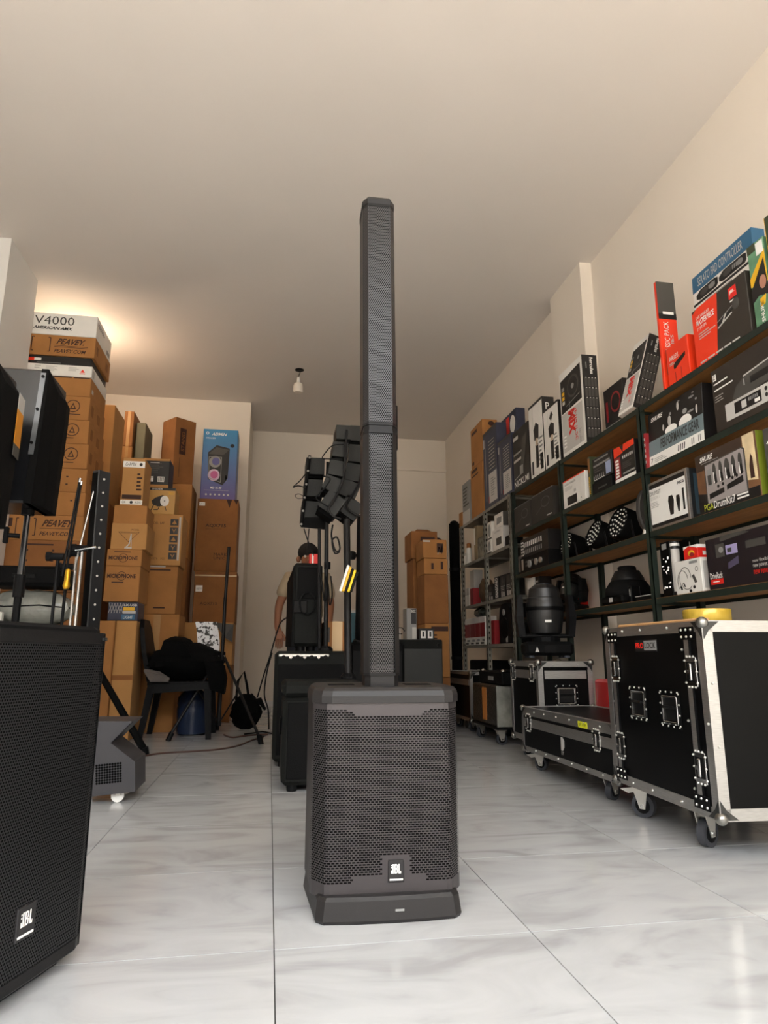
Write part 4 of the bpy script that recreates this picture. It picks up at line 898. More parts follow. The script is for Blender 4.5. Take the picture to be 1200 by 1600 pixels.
# ------------------------------------------------------------------ small line arrays on poles
ARM = mat('array_module_plastic', '#1e1f1d', .5, spec=.3, bump=.2, bscale=260)
def array(label, mods, Y, dep, tube_px, pole, pole_base, cat='line array', gap=True):
    c0 = oy(*mods[0][:2], Y)
    t = thing('line_array', label, cat, (pole[0].x, pole[0].y, pole_base), 0, 'small line arrays')
    org = Vector((pole[0].x, pole[0].y, pole_base))
    for (a, c, wpx, hpx, ang) in mods:
        q = oy(a, c, Y) - org; s_ = Y / 1010.0; w, h = wpx * s_ * 1.28 / 2, hpx * s_ * 1.22 / 2
        b = MB(); b.M = Matrix.Translation(q) @ Matrix.Rotation(math.radians(ang), 4, 'Y')
        b.loft([[(-w, 0, -h), (w, 0, -h), (w, 0, h), (-w, 0, h)], [(-w * 1.02, .02, -h * 1.04), (w * 1.02, .02, -h * 1.04), (w * 1.02, .02, h * 1.04), (-w * 1.02, .02, h * 1.04)], [(-w * 1.02, dep, -h * .9), (w * 1.02, dep, -h * .9), (w * 1.02, dep, h * .9), (-w * 1.02, dep, h * .9)]])
        mo = b.build('array_module', ARM, t, fix=True)
        b = MB(); b.M = Matrix.Translation(q) @ Matrix.Rotation(math.radians(ang), 4, 'Y'); b.box(-w * .9, .03, -h * 1.32, w * .9, dep - .02, -h * .98); b.build('splay_bracket', VOID, mo)
    if tube_px:
        pts = [oy(a, c, Y - .025) - org for a, c in tube_px]; sm = []
        for i in range(len(pts) - 1):
            p0, p1, p2, p3 = pts[max(0, i - 1)], pts[i], pts[i + 1], pts[min(len(pts) - 1, i + 2)]
            for k in range(5):
                f = k / 5; sm.append(.5 * (2 * p1 + (p2 - p0) * f + (2 * p0 - 5 * p1 + 4 * p2 - p3) * f * f + (3 * p1 - p0 - 3 * p2 + p3) * f ** 3))
        sm.append(pts[-1]); MB().tube(sm, .008, 8).build('bent_support_tube', BLKS, t, True)
    MB().cyl((0, 0, 0), pole[1] - org, pole[2], n=12).build('pole', BLKS, t, True); MB().lathe([(.045, 0), (.045, .012), (.03, .03)], 16).build('base_plate', BLK, t)
    MB().cyl((0, 0, (pole[1].z - org.z) * .55), (0, 0, (pole[1].z - org.z) * .6), pole[2] * 1.5).build('collar', BLK, t)
    return t
Y1 = 4.05
pb = oy(537, 1050, 3.78); pa = Vector((.435, 3.78, 0))
t = array('curved line array of black modules on a plain pole from the front subwoofer', [(537, 675, 18, 19, 0), (532, 702, 19, 20, 4), (527, 731, 20, 20, 8), (520, 756, 22, 19, 20), (519, 786, 24, 26, 34)], Y1, .20, [(542, 672), (540, 700), (537, 745), (524, 778), (514, 794), (520, 806), (533, 811)], (pa, Vector((.44, 4.0, oy(535, 812, 4.0).z)), .021), .5155)
t = array('curved line array of black modules beside the column speaker with a knobbed thick pole', [(560, 677, 20, 21, 0), (558, 708, 21, 23, 2), (554, 738, 22, 23, 8), (546, 764, 22, 22, 22), (548, 793, 25, 24, 36)], 4.29, .20, [(569, 700), (568, 725), (559, 760), (543, 785), (546, 797), (560, 806)], (Vector((.655, 5.04, 0)), Vector((.60, 4.55, oy(563, 806, 4.55).z)), .027), .736)
MB().cyl((-.03, -.24, .62), (-.085, -.25, .62), .012).build('clamp_bolt', BLK, t); MB().lathe([(.026, -.03), (.034, -.01), (.034, .02), (.022, .03)], 8, (-.09, -.25, .62)).build('clamp_knob', BLKS, t)
pc = Vector((oy(509, 1010, 4.25).x, 4.25, .669))
t = array('straight line array of three black modules in a frame on thin poles', [(493, 728, 22, 22, 0), (490, 762, 22, 22, 1), (486, 797, 22, 23, 2)], 4.35, .22, None, (pc, Vector((pc.x - .01, 4.25, oy(509, 790, 4.25).z)), .014), .669)
org = pc
for (a0, a1) in (((484, 712), (471, 822)), ((512, 722), (509, 824))):
    MB().tube([oy(*a0, 4.32) - org, oy(*a1, 4.32) - org], .010, 6).build('frame_rail', BLKM, t)
b = MB()
for k in range(6):
    f = k / 5; q = oy(484 - 13 * f, 715 + 104 * f, 4.30) - org; MB().sphere(q, .008, 8, 6).build('frame_screw', ZINC, t)
MB().add([oy(a, c, 4.33) - org for a, c in ((476, 808), (513, 808), (512, 828), (470, 824))], [(0, 1, 2, 3)]).add([oy(a, c, 4.36) - org for a, c in ((476, 808), (513, 808), (512, 828), (470, 824))], [(3, 2, 1, 0)]).build('lower_bracket', BLKM, t)
q = Vector((oy(499, 1010, 4.25).x, 4.25, .669)) - org
MB().cyl(q, oy(499, 826, 4.25) - org, .011, n=10).build('second_pole', BLKS, t)
# cables hanging from the arrays
def hang(label, px, Y, r=.0035):
    pts = [oy(a, c, Y) for a, c in px]; sm = []
    for i in range(len(pts) - 1):
        p0, p1, p2, p3 = pts[max(0, i - 1)], pts[i], pts[i + 1], pts[min(len(pts) - 1, i + 2)]
        for k in range(6):
            f = k / 6; sm.append(.5 * (2 * p1 + (p2 - p0) * f + (2 * p0 - 5 * p1 + 4 * p2 - p3) * f * f + (3 * p1 - p0 - 3 * p2 + p3) * f ** 3))
    sm.append(pts[-1]); return tag(MB().tube(sm, r, 6).build('hanging_cable', BLK, smooth=True), label, 'cable', 'hanging cables')
hang('thin cable loop sticking out left of the straight line array', ((477, 741), (468, 752), (458, 761), (466, 759), (478, 762)), 4.3, .004)
hang('pale thin cable curl beside the straight line array', ((478, 778), (468, 772), (461, 774), (466, 779), (478, 777)), 4.3, .002)
hang('cable pair hanging below the straight line array', ((475, 826), (480, 842), (486, 858), (490, 868)), 4.3)
hang('cable hanging straight from the straight line array', ((483, 826), (481, 845), (480, 866)), 4.3)
hang('bundled cable loops hanging below the curved line array', ((520, 820), (518, 838), (524, 860), (531, 858), (527, 840), (519, 845), (523, 864), (531, 862)), 3.9, .005)
hang('cable looped between the two curved line arrays', ((505, 744), (516, 748), (506, 764), (494, 778), (505, 787), (514, 792)), 4.0, .0045)
hang('wire loop arching over the straight line array', ((537, 694), (520, 696), (508, 708), (504, 716), (515, 717), (535, 718)), 4.0, .0035)
hang('coiled cable bundle hanging on the thin poles', ((500, 895), (503, 910), (507, 940), (511, 925), (508, 900), (513, 915), (515, 945), (519, 930), (517, 900)), 4.22, .005)
hang('cable falling from the monitor past the subwoofer side', ((448, 965), (438, 974), (429, 1000), (422, 1025), (412, 1055), (402, 1090)), 4.7, .005)
hang('second cable falling beside the subwoofer to the floor', ((425, 1020), (417, 1050), (413, 1085), (419, 1110), (420, 1140)), 4.75, .005)
# oddments on the rear subwoofer
t = thing('yellow_strap_pad', 'yellow and black striped strap bundle hanging on a pole', 'strap', oy(543, 905, 3.70) - Vector((0, 0, .045)))
for k, m_ in enumerate((WHTP, YELP, BLK, mat('bright_yellow', '#f2cf14', .45), BLK)):
    b = MB(); b.M = Matrix.Rotation(math.radians(17), 4, 'Y') @ Matrix.Scale(.85, 4); b.box(-.045 + .017 * k, -.01 - .002 * k, -.04 + .004 * k, -.029 + .017 * k, .02, .14 - .006 * k, b=.003); b.build('strap_fold', m_, t)
t, p = carton('cardboard box with shiny tape on the rear subwoofer', .345, .495, 4.40, .22, .669, .86, CARD3); p.rect('F', .35, 0, .8, 1, CTAPE); p.rect('F', .1, .3, .25, .8, BLKP); p.done()
t, p = carton('teal box on the cabinet behind the thick pole', .58, .70, 5.08, .18, .737, .98, mat('teal_card', '#3d6470', .6), cat='box', name='product_box'); p.rect('F', 0, .92, 1, 1, LGRYP); p.done()

# ------------------------------------------------------------------ flight cases
ML = Matrix(((0, 0, -1, 0), (-1, 0, 0, 0), (0, 1, 0, 0), (0, 0, 0, 1)))      # u = -Y, v = Z, n = -X
MF = Matrix(((1, 0, 0, 0), (0, 0, -1, 0), (0, 1, 0, 0), (0, 0, 0, 1)))       # u = X, v = Z, n = -Y
def on(parent, base, u, v, n=0.0): return base @ Matrix.Translation((u, v, n))
def mbm(M): b = MB(); b.M = M; return b
def latch(t, M, w=.062, h=.092):
    pl_ = mbm(M).box(-w / 2, -h / 2, 0, w / 2, h / 2, .004, b=.0015).build('latch', CHR, t)
    mbm(M).box(-w * .36, -h * .34, .002, w * .36, h * .34, .0055).build('latch_recess', BLKG, pl_)
    mbm(M).box(-w * .10, -h * .30, .005, w * .16, h * .30, .012, b=.003).build('latch_lever', CHR, pl_)
    mbm(M).cyl((-w * .2, 0, .004), (-w * .2, 0, .011), w * .12, n=10).build('latch_boss', CHR, pl_)
    b = mbm(M)
    for i in range(3):
        for s_ in (-1, 1): b.sphere((s_ * w * .52, (i - 1) * h * .38, .004), .0045, 6, 4); b.sphere(((i - 1) * w * .3, s_ * h * .52, .004), .0045, 6, 4)
    b.build('rivets', ZINC, pl_, stuff=True)
def handle(t, M, w=.10, h=.10):
    pl_ = mbm(M).box(-w / 2, -h / 2, 0, w / 2, h / 2, .003, b=.001).build('recessed_handle', BLKG, t)
    for (a, c, e, f) in ((-.40, -.40, -.32, .34), (.32, -.40, .40, .34), (-.40, -.40, .40, -.33), (-.36, .30, .36, .36)): mbm(M).box(a * w, c * h, .002, e * w, f * h, .007, b=.002).build('handle_rim', CHR, pl_)
    mbm(M).box(-.3 * w, -.3 * h, .0025, .3 * w, .28 * h, .0032).build('handle_dish', mat('dark_dish', '#2a2a2a', .3, .6), pl_)
    mbm(M).cyl((-.28 * w, .05 * h, .009), (.28 * w, .05 * h, .009), .006, n=8).build('handle_grip', BLK, pl_)
    b = mbm(M)
    for i in range(4):
        f = -.42 + .28 * i
        for s_ in (-1, 1): b.sphere((s_ * .46 * w, f * h, .003), .004, 6, 4); b.sphere((f * w, s_ * .46 * h, .003), .004, 6, 4)
    b.build('rivets', ZINC, pl_, stuff=True)
def caster(t, x, y, ztop, ang=0.0, wr=.042, brake=False):
    M = Matrix.Translation((x, y, 0)) @ Matrix.Rotation(ang, 4, 'Z')
    c = mbm(M).box(-.04, -.035, ztop - .008, .04, .035, ztop, b=.002).build('caster', ZINC, t)
    for s_ in (-1, 1): mbm(M).prism([(-.03, ztop - .01), (.035, ztop - .01), (.02, wr - .012), (-.002, wr - .012)], s_ * .019 - .002, s_ * .019 + .002, Matrix(((1, 0, 0, 0), (0, 0, 1, 0), (0, 1, 0, 0), (0, 0, 0, 1)))).build('caster_fork', ZINC, c, fix=True)
    mbm(M).cyl((.008, -.014, wr), (.008, .014, wr), wr, n=20).build('wheel', RUB, c, True); mbm(M).cyl((.008, -.0155, wr), (.008, .0155, wr), wr * .66, n=16).build('wheel_hub', BLK, c)
    mbm(M).cyl((.008, -.024, wr), (.008, .024, wr), .007, n=8).build('axle_bolt', CHR, c)
    if brake: mbm(M).prism([(-.085, ztop - .025), (-.02, ztop - .012), (-.02, ztop - .03), (-.05, ztop - .038)], -.014, .014, Matrix(((1, 0, 0, 0), (0, 0, 1, 0), (0, 1, 0, 0), (0, 0, 0, 1)))).build('brake_pedal', ZINC, c, fix=True)
def flight_case(label, x0, x1, y0, y1, z0, z1, rz=0.0, pw=.028, ball=.022, wr=.042, brakes=(0,)):
    cx, cy = (x0 + x1) / 2, (y0 + y1) / 2; hx, hy = (x1 - x0) / 2, (y1 - y0) / 2
    t = thing('flight_case', label, 'flight case', (cx, cy, 0), rz, 'black flight cases with metal edges')
    MB().box(-hx, -hy, z0, hx, hy, z1).build('case_body', LAM, t)
    e = .0035
    for sx in (-1, 1):
        for sy in (-1, 1):
            X, Y = sx * hx, sy * hy
            MB().prism([(X + sx * e, Y + sy * e), (X - sx * pw, Y + sy * e), (X - sx * pw, Y - sy * .001), (X - sx * .001, Y - sy * .001), (X - sx * .001, Y - sy * pw), (X + sx * e, Y - sy * pw)], z0 + ball, z1 - ball).build('edge_profile', ALU, t, fix=True)
        for sz, Z in ((-1, z0), (1, z1)):
            X = sx * hx; MB().box(X + sx * e, -hy + ball, Z + sz * e, X - sx * pw, hy - ball, Z - sz * .001).build('edge_profile', ALU, t); MB().box(X + sx * e, -hy + ball, Z, X - sx * .001, hy - ball, Z - sz * pw).build('edge_profile', ALU, t)
    for sy in (-1, 1):
        for sz, Z in ((-1, z0), (1, z1)):
            Y = sy * hy; MB().box(-hx + ball, Y + sy * e, Z + sz * e, hx - ball, Y - sy * .001, Z - sz * pw).build('edge_profile', ALU, t)
    for sx in (-1, 1):
        for sy in (-1, 1):
            for Z in (z0, z1):
                bc_ = MB().sphere((sx * (hx - .004), sy * (hy - .004), Z + (.004 if Z == z0 else -.004)), ball, 12, 8).build('ball_corner', mat('ball_steel', '#9a9994', .3, 1.0), t, True)
                zz = Z + (.03 if Z == z0 else -.03)
                if sy < 0 or sx < 0:
                    q = MB(); s2 = 1 if Z == z0 else -1
                    if sx < 0: q.add([(-hx - .0045, sy * hy, Z), (-hx - .0045, sy * (hy - .06), Z), (-hx - .0045, sy * (hy - .02), Z + s2 * .03), (-hx - .0045, sy * hy, Z + s2 * .06)], [(0, 1, 2, 3)])
                    if sy < 0: q.add([(sx * hx, -hy - .0045, Z), (sx * (hx - .06), -hy - .0045, Z), (sx * (hx - .02), -hy - .0045, Z + s2 * .03), (sx * hx, -hy - .0045, Z + s2 * .06)], [(0, 1, 2, 3)])
                    q.build('corner_brace', mat('dark_corner_steel', '#4a4a48', .4, .8), bc_, fix=False)
    for k, (sx, sy) in enumerate(((-1, -1), (-1, 1), (1, -1), (1, 1))): caster(t, sx * (hx - .06), sy * (hy - (.19 if sy < 0 and hy > .3 else .10)), z0 - .003, (.5, -.9, .2, 1.2)[k], wr, k in brakes)
    return t, hx, hy
def rivet_row(t, pts, r=.005):
    b = MB()
    for q in pts: b.sphere(q, r, 6, 4)
    b.build('rivets', ZINC, t, stuff=True)
# the big rack case
t, hx, hy = flight_case('big black rack flight case with aluminium edges, butterfly latches and recessed handles', 1.445, 2.0, 2.045, 2.775, .128, .752, math.radians(-2.6), .034, .02, .046, (1,))
B_ = ML @ Matrix.Translation((0, 0, hx)); B_ = Matrix(((0, 0, -1, 0), (-1, 0, 0, 0), (0, 1, 0, 0), (0, 0, 0, 1))) @ Matrix.Translation((0, 0, hx))
for s_, off in ((1, hy - .088), (-1, -hy + .075)):
    mbm(B_).box(off - .024, .155, 0, off + .006, .725, .0045, b=.001).build('lid_band', ALU, t); mbm(B_).box(off + .007, .155, 0, off + .012, .725, .006).build('band_seam', BLK, t)
    for v in (.275, .585): latch(t, on(t, B_, off + .012, v, .004), .066, .098)
    for v in (.165, .715):
        mbm(B_).box(off - .045, v - .022, .004, off + .045, v + .022, .0065).build('corner_plate', BLKG, t)
        b = mbm(B_)
        for i in range(3):
            for j in range(2): b.sphere((off - .03 + .03 * i, v - .012 + .024 * j, .0065), .0048, 6, 4)
        b.build('rivets', ZINC, t, stuff=True)
handle(t, on(t, B_, -.11, .455, .001), .135, .13); handle(t, on(t, B_, .125, .45, .001), .135, .13)
pl_ = mbm(B_).box(-.10, .655, 0, .065, .70, .002).build('name_plate', BLKP, t)
vs, fs = text_mesh('PRO', .03); mbm(B_).add([(-.096 + a * .062, .667 + c * .022, .0026) for a, c in vs], fs).build('lettering', REDP, pl_)
mbm(B_).box(-.03, .66, .0018, .065, .696, .0024).build('plate_panel', GRYP, pl_)
vs, fs = text_mesh('LOCK', .02); mbm(B_).add([(-.024 + a * .082, .667 + c * .022, .003) for a, c in vs], fs).build('lettering', BLKP, pl_)
rivet_row(t, [(-hx - .004, y_, z_) for y_ in (-.15, .05, .2) for z_ in (.142, .738)] + [(-hx - .002, -hy + .13, z_) for z_ in (.2, .42, .66)] + [(-hx - .002, hy - .05, z_) for z_ in (.35, .45)] + [(-hx - .0045, -hy + .012, .42), (-hx + .015, -hy - .0045, .35), (-hx + .015, -hy - .0045, .55), (-hx + .25, -hy - .0045, .742)])
b = mbm(B_); b.box(hy - .055, .16, 0, hy - .032, .72, .003); b.build('black_gap', BLKG, t)
# low wide case
t, hx, hy = flight_case('low wide black flight case with a yellow tag on its lid', 1.495, 1.95, 2.82, 3.93, .105, .342, 0, .022, .018, .038, (1,))
B2 = Matrix(((0, 0, -1, 0), (-1, 0, 0, 0), (0, 1, 0, 0), (0, 0, 0, 1))) @ Matrix.Translation((0, 0, hx))
mbm(B2).box(-hy + .03, .285, 0, hy - .03, .300, .003).build('lid_gap', BLKG, t); mbm(B2).box(-hy + .03, .237, 0, hy - .03, .284, .0045, b=.001).build('lid_band', ALU, t)
mbm(B2).box(-hy + .02, .30, 0, hy - .02, .344, .0045).build('lid_edge', ALU, t)
for u in (-hy + .11, hy - .17): latch(t, on(t, B2, u, .262, .004), .066, .09)
tg = mbm(B2).box(.20, .302, .004, .295, .330, .0062).build('yellow_tag', mat('tag_yellow', '#d8dc2c', .5), t)
vs, fs = text_mesh('LIFT & UP', .0); mbm(B2).add([(.21 + a * .075, .309 + c * .014, .0068) for a, c in vs], fs).build('lettering', BLKP, tg)
mbm(B2).prism([(-.02, .165), (.0, .165), (.018, .185), (.018, .215), (.0, .23), (-.02, .23)], 0, .002).build('emblem', LGRYP, t, fix=True)
vs, fs = text_mesh('DT', .02); mbm(B2).add([(-.018 + a * .03, .145 + c * .016, .002) for a, c in vs], fs).build('lettering', LGRYP, t)
rivet_row(t, [(-hx - .0045, y_, z_) for y_ in (-.42, -.26, -.10, .06, .22, .36) for z_ in (.117, .325)])
# upright case behind
t, hx, hy = flight_case('medium black flight case with a chrome handle facing the room front', 1.632, 1.985, 3.99, 4.47, .115, .602, 0, .03, .022, .038, ())
mbm(MF @ Matrix.Translation((0, 0, hy))).box(-hx + .03, .555, 0, hx - .03, .568, .005).build('lid_gap', BLKG, t); mbm(MF @ Matrix.Translation((0, 0, hy))).box(-hx + .04, .50, 0, hx - .04, .55, .0045, b=.001).build('lid_band', ALU, t)
handle(t, MF @ Matrix.Translation((.0, .40, hy + .001)), .15, .13)
for u in (-hy + .06, hy - .10): latch(t, Matrix(((0, 0, -1, 0), (-1, 0, 0, 0), (0, 1, 0, 0), (0, 0, 0, 1))) @ Matrix.Translation((u, .535, hx + .002)), .07, .10)
mbm(Matrix(((0, 0, -1, 0), (-1, 0, 0, 0), (0, 1, 0, 0), (0, 0, 0, 1))) @ Matrix.Translation((0, 0, hx))).box(-hy + .03, .50, 0, hy - .03, .55, .0045).build('lid_band', ALU, t)
rivet_row(t, [(u, -hy - .0045, .585) for u in (-.08, .08)])
# film-wrapped crate and far case
t = thing('wrapped_crate', 'crate wrapped in stretch film with an orange label on casters', 'crate', (1.82, 5.17, 0))
MB().box(-.16, -.30, .125, .16, .30, .425, b=.012).build('wrapped_body', mat('dark_stretch_film', '#2b2c28', .3, var=.5, scale=14, bump=.8, bscale=22, stretch=(1, 1, 6)), t)
MB().box(-.163, -.06, .16, -.16, .04, .40).build('orange_label', mat('orange_tape', '#b8763a', .5), t); MB().box(-.17, -.31, .11, .17, .31, .126, b=.004).build('base_board', BLK, t)
MB().box(-.162, -.302, .13, -.02, -.30, .42, b=.001).build('film_sheet', FILM, t)
for k, (x, y) in enumerate(((-.12, -.24), (-.12, .24), (.12, -.24), (.12, .24))): caster(t, x, y, .11, .4 * k, .04)
t, hx, hy = flight_case('far black flight case with a grey metal lid band below the grey shelving', 1.70, 2.0, 5.66, 6.36, .10, .50, 0, .022, .018, .036, ())
mbm(Matrix(((0, 0, -1, 0), (-1, 0, 0, 0), (0, 1, 0, 0), (0, 0, 0, 1))) @ Matrix.Translation((0, 0, hx))).box(-hy + .03, .39, 0, hy - .03, .44, .0045).build('lid_band', ALU, t)
t = thing('equipment_case', 'flat black equipment case lying on the film-wrapped crate', 'case', (1.84, 5.12, .426)); MB().box(-.15, -.3, 0, .13, .26, .10, b=.01).build('case_body', BLKM, t); MB().box(-.153, -.1, .03, -.15, .02, .06).build('name_strip', GRYP, t)
for y_ in (-.27, .2): MB().sphere((-.13, y_, .095), .02, 10, 6).build('ball_corner', CHR, t, True)
for (y0_, y1_, h_, lab) in ((5.52, 6.08, .52, 'black road trunk under the grey shelving beside the film-wrapped crate'), (6.2, 6.9, .60, 'black road trunk under the grey shelving by the rolled covers')):
    t = thing('road_trunk', lab, 'trunk', (2.17, (y0_ + y1_) / 2, 0), 0, 'trunks under the grey shelving'); hy = (y1_ - y0_) / 2
    MB().box(-.10, -hy, 0, .10, hy, h_, b=.012).build('trunk_body', BLKM, t); MB().box(-.104, -hy + .02, h_ - .12, -.10, hy - .02, h_ - .10).build('lid_seam', GRYP, t); MB().box(-.108, -.06, h_ * .55, -.10, .06, h_ * .62, b=.003).build('handle', BLKG, t)
# tape roll and slat on the big case
t = thing('tape_roll', 'large roll of shiny gold adhesive tape lying on the big rack case', 'tape roll', (1.735, 2.46, .756))
b = MB(); n = 36
b.loft([[(r * math.cos(2 * PI * k / n), r * math.sin(2 * PI * k / n), z) for k in range(n)] for r, z in ((.088, 0), (.09, .003), (.09, .062), (.088, .065), (.042, .065), (.042, 0))], cap=False); b.f += [(5 * n + k, 5 * n + (k + 1) % n, (k + 1) % n, k) for k in range(n)]
b.build('tape_body', mat('gold_tape', '#c9a83c', .22, .25), t, smooth=True, fix=True)
tag(MB().box(-.012, -.30, 0, .012, .30, .014, b=.004).build('wooden_slat', mat('pale_wood', '#c89a68', .6, var=.1)), 'pale wooden slat lying along the big rack case', 'slat').location = (1.52, 2.46, .757)
t = thing('red_jerrycan', 'red container with a white sheet behind the low flight case', 'container', (2.06, 3.875, 0)); MB().box(-.075, -.10, 0, .02, .10, .50, b=.015).build('container_body', mat('red_plastic', '#a01c1c', .4), t); MB().box(.022, -.10, .1, .09, -.09, .46).build('white_sheet', WHTP, t)

# ------------------------------------------------------------------ shelving along the right wall
SX0, SX1 = 2.02, 2.315
def rack(label, ys, levels, m, post=.034, beam=.034, board=PLY, grp='shelving along the right wall', slots=False):
    t = thing('shelving_rack', label, 'shelf', (SX0, (ys[0] + ys[-1]) / 2, 0), 0, grp); cy = (ys[0] + ys[-1]) / 2; D = SX1 - SX0; H_ = levels[-1] - .001
    for y_ in ys:
        for X in (0, D - post):
            q = MB().box(X, y_ - cy - post / 2, 0, X + .004, y_ - cy + post / 2, H_)
            q.box(X, y_ - cy - post / 2, 0, X + post, y_ - cy - post / 2 + .004, H_); po = q.build('post', m, t)
            if slots and X == 0:
                b = MB()
                for k in range(38): b.box(X - .001, y_ - cy - .004, .06 + .052 * k, X, y_ - cy + .004, .085 + .052 * k); b.box(X + .012, y_ - cy - post / 2 - .001, .06 + .052 * k, X + .022, y_ - cy - post / 2, .085 + .052 * k)
                b.build('slots', VOID, po, stuff=True)
    for z in levels:
        for ya, yb in zip(ys[:-1], ys[1:]):
            for X in (.0045, D - .004):
                MB().box(X, ya - cy + post / 2, z - beam, X + .003, yb - cy - post / 2, z - .002).build('beam', m, t)
            MB().box(.008, ya - cy + .004, z - .016, D - .005, yb - cy - .004, z, b=.001).build('shelf_board', board, t)
            MB().box(.008, ya - cy + post / 2, z - .034, D - .005, ya - cy + post / 2 + .003, z - .017).build('side_beam', m, t)
    return t
LV = (.940, 1.302, 1.655, 2.025); LG = (.745, 1.150, 1.592, 2.028)
rack('dark green steel shelving rack with plywood boards full of audio boxes', (1.98, 3.30, 4.38, 5.36), LV, GREEN)
rack('grey slotted-angle shelving rack at the far end of the wall', (5.43, 6.14, 6.95), LG, GSTEEL, .036, .03, mat('grey_shelf_board', '#6e6a60', .6), slots=True)
def sb(label, tl, tr, z, dep, m, X=2.03, name='product_box', cat='box', lean=0.0, group=None, hh=None, gap=.004):
    """box on a shelf: pixel of its front top-left and top-right corners, on the plane X, standing at height z"""
    a, c = ox(*tl, X), ox(*tr, X); h = hh or ((a.z + c.z) / 2 - z)
    for q in (LV if a.y < 5.4 else LG)[1:]:
        if z < q - .05: h = min(h, q - .042 - z); break
    w = abs(a.y - c.y) - gap; cyy = (a.y + c.y) / 2
    t = thing(name, label, cat, (X + dep / 2, cyy, z + .001 + dep / 2 * math.sin(lean)), 0, group, rot=(-lean, 0, -PI / 2))
    MB().box(-w / 2, -dep / 2, 0, w / 2, dep / 2, h, b=.002).build('box_body', m, t)
    return t, PR(t, w, dep, h)

# ---- top shelf
z4, z3, z2, z1 = LV[3], LV[2], LV[1], LV[0]
GRNB = mat('green_photo_card', '#5d8a6a', .45, var=.3, scale=14)
t, p = sb('red and black microphone box with a tilted red panel on the top shelf', (1080, 487), (1164, 424), z4, .12, mat('charcoal_card', '#2f2a24', .45), 2.03)
p.poly('F', [(0, 0), (.40, 0), (.50, 1), (.10, 1), (0, .93)], ORGP); p.rect('L', 0, 0, 1, 1, ORGP); p.poly('L', [(.2, .1), (.7, .1), (.75, .85), (.25, .8)], CARD3, 2)
p.text('F', 'LIVE WIRELESS', .08, .80, .34, .85, WHTP, 3); p.text('F', 'MASTERPIECE', .08, .68, .42, .78, WHTP, 3, bold=.02); p.text('F', 'SYSTEM', .08, .60, .26, .65, WHTP, 3); p.lines('F', .10, .42, .42, .55, 3, LGRYP, 3, .3)
p.rect('F', .70, .72, .83, .90, REDP, 2); p.text('F', 'JBL', .72, .78, .81, .85, WHTP, 4, bold=.02); p.lines('F', .71, .66, .82, .70, 1, WHTP, 2)
p.poly('F', [(.47, .42), (.62, .50), (.80, .56), (.82, .62), (.78, .64), (.6, .56), (.47, .50)], BLKP, 2); p.line('F', [(.46, .40), (.72, .50)], .006, LGRYP, 3); p.line('F', [(.46, .50), (.74, .60)], .004, GRYP, 3); p.ell('F', .80, .60, .06, .09, DGRYP, 3); p.line('F', [(.55, .44), (.62, .55)], .008, LGRYP, 3)
for k in range(5): p.rect('F', .08 + .15 * k, .02, .20 + .15 * k, .045, LGRYP, 3)
p.done()
t, p = sb('wide white controller box with a blue title band behind the red box', (1076, 437), (1168, 355), z4, .07, WHT, 2.19, lean=.03)
p.rect('F', 0, .85, 1, 1, BLUP); p.text('F', 'SERATO PAD CONTROLLER', .10, .885, .86, .965, LGRYP, bold=.005); p.rect('R', 0, .85, 1, 1, BLUP)
for (u, w_) in ((.06, .38), (.46, .44)):
    p.poly('F', [(u, .775), (u + .06, .755), (u + w_ - .03, .755), (u + w_, .775), (u + w_, .83), (u + w_ - .05, .842), (u + .08, .842), (u, .81)], BLKP); p.ell('F', u + .14, .80, .07, .03, DGRYP, 2); p.ell('F', u + w_ - .1, .80, .05, .025, GRYP, 2)
    for k in range(4): p.rect('F', u + .22 + .03 * k, .785, u + .24 + .03 * k, .82, GRYP, 2)
p.rect('F', 0, .722, 1, .745, BLKP); p.lines('F', .2, .67, .95, .715, 2, GRYP); p.rect('F', 0, 0, 1, .60, DGRYP); p.done()
t, p = sb('green and yellow printed box with a singer photo and a white sticker', (1166, 392), (1191, 366), z4, .09, GRNB, 2.035)
p.poly('F', [(0, .6), (1, .85), (1, .45), (0, .5)], YELP); p.poly('F', [(0, .45), (.9, .75), (1, .3), (.4, .35), (0, .3)], BLKP, 2); p.ell('F', .72, .48, .2, .08, mat('skin_tone_print', '#b5806a', .5), 3); p.rect('F', .55, .82, .95, .97, WHTP, 3); p.poly('F', [(.45, .3), (.8, .32), (.7, .22), (.45, .2)], YELP, 3)
p.text('F', 'SHURE', .42, .02, .62, .26, WHTP, 3, bold=.02, rot=90); p.rect('F', 0, .9, .5, 1, GRNP, 1); p.done()
t, p = sb('dark olive box with a yellow edge at the end of the top shelf', (1193, 345), (1236, 300), z4, .12, GRNP, 2.03)
p.rect('L', .86, 0, 1, 1, YELP); p.rect('L', 0, .0, .85, .6, GRNP); p.done()
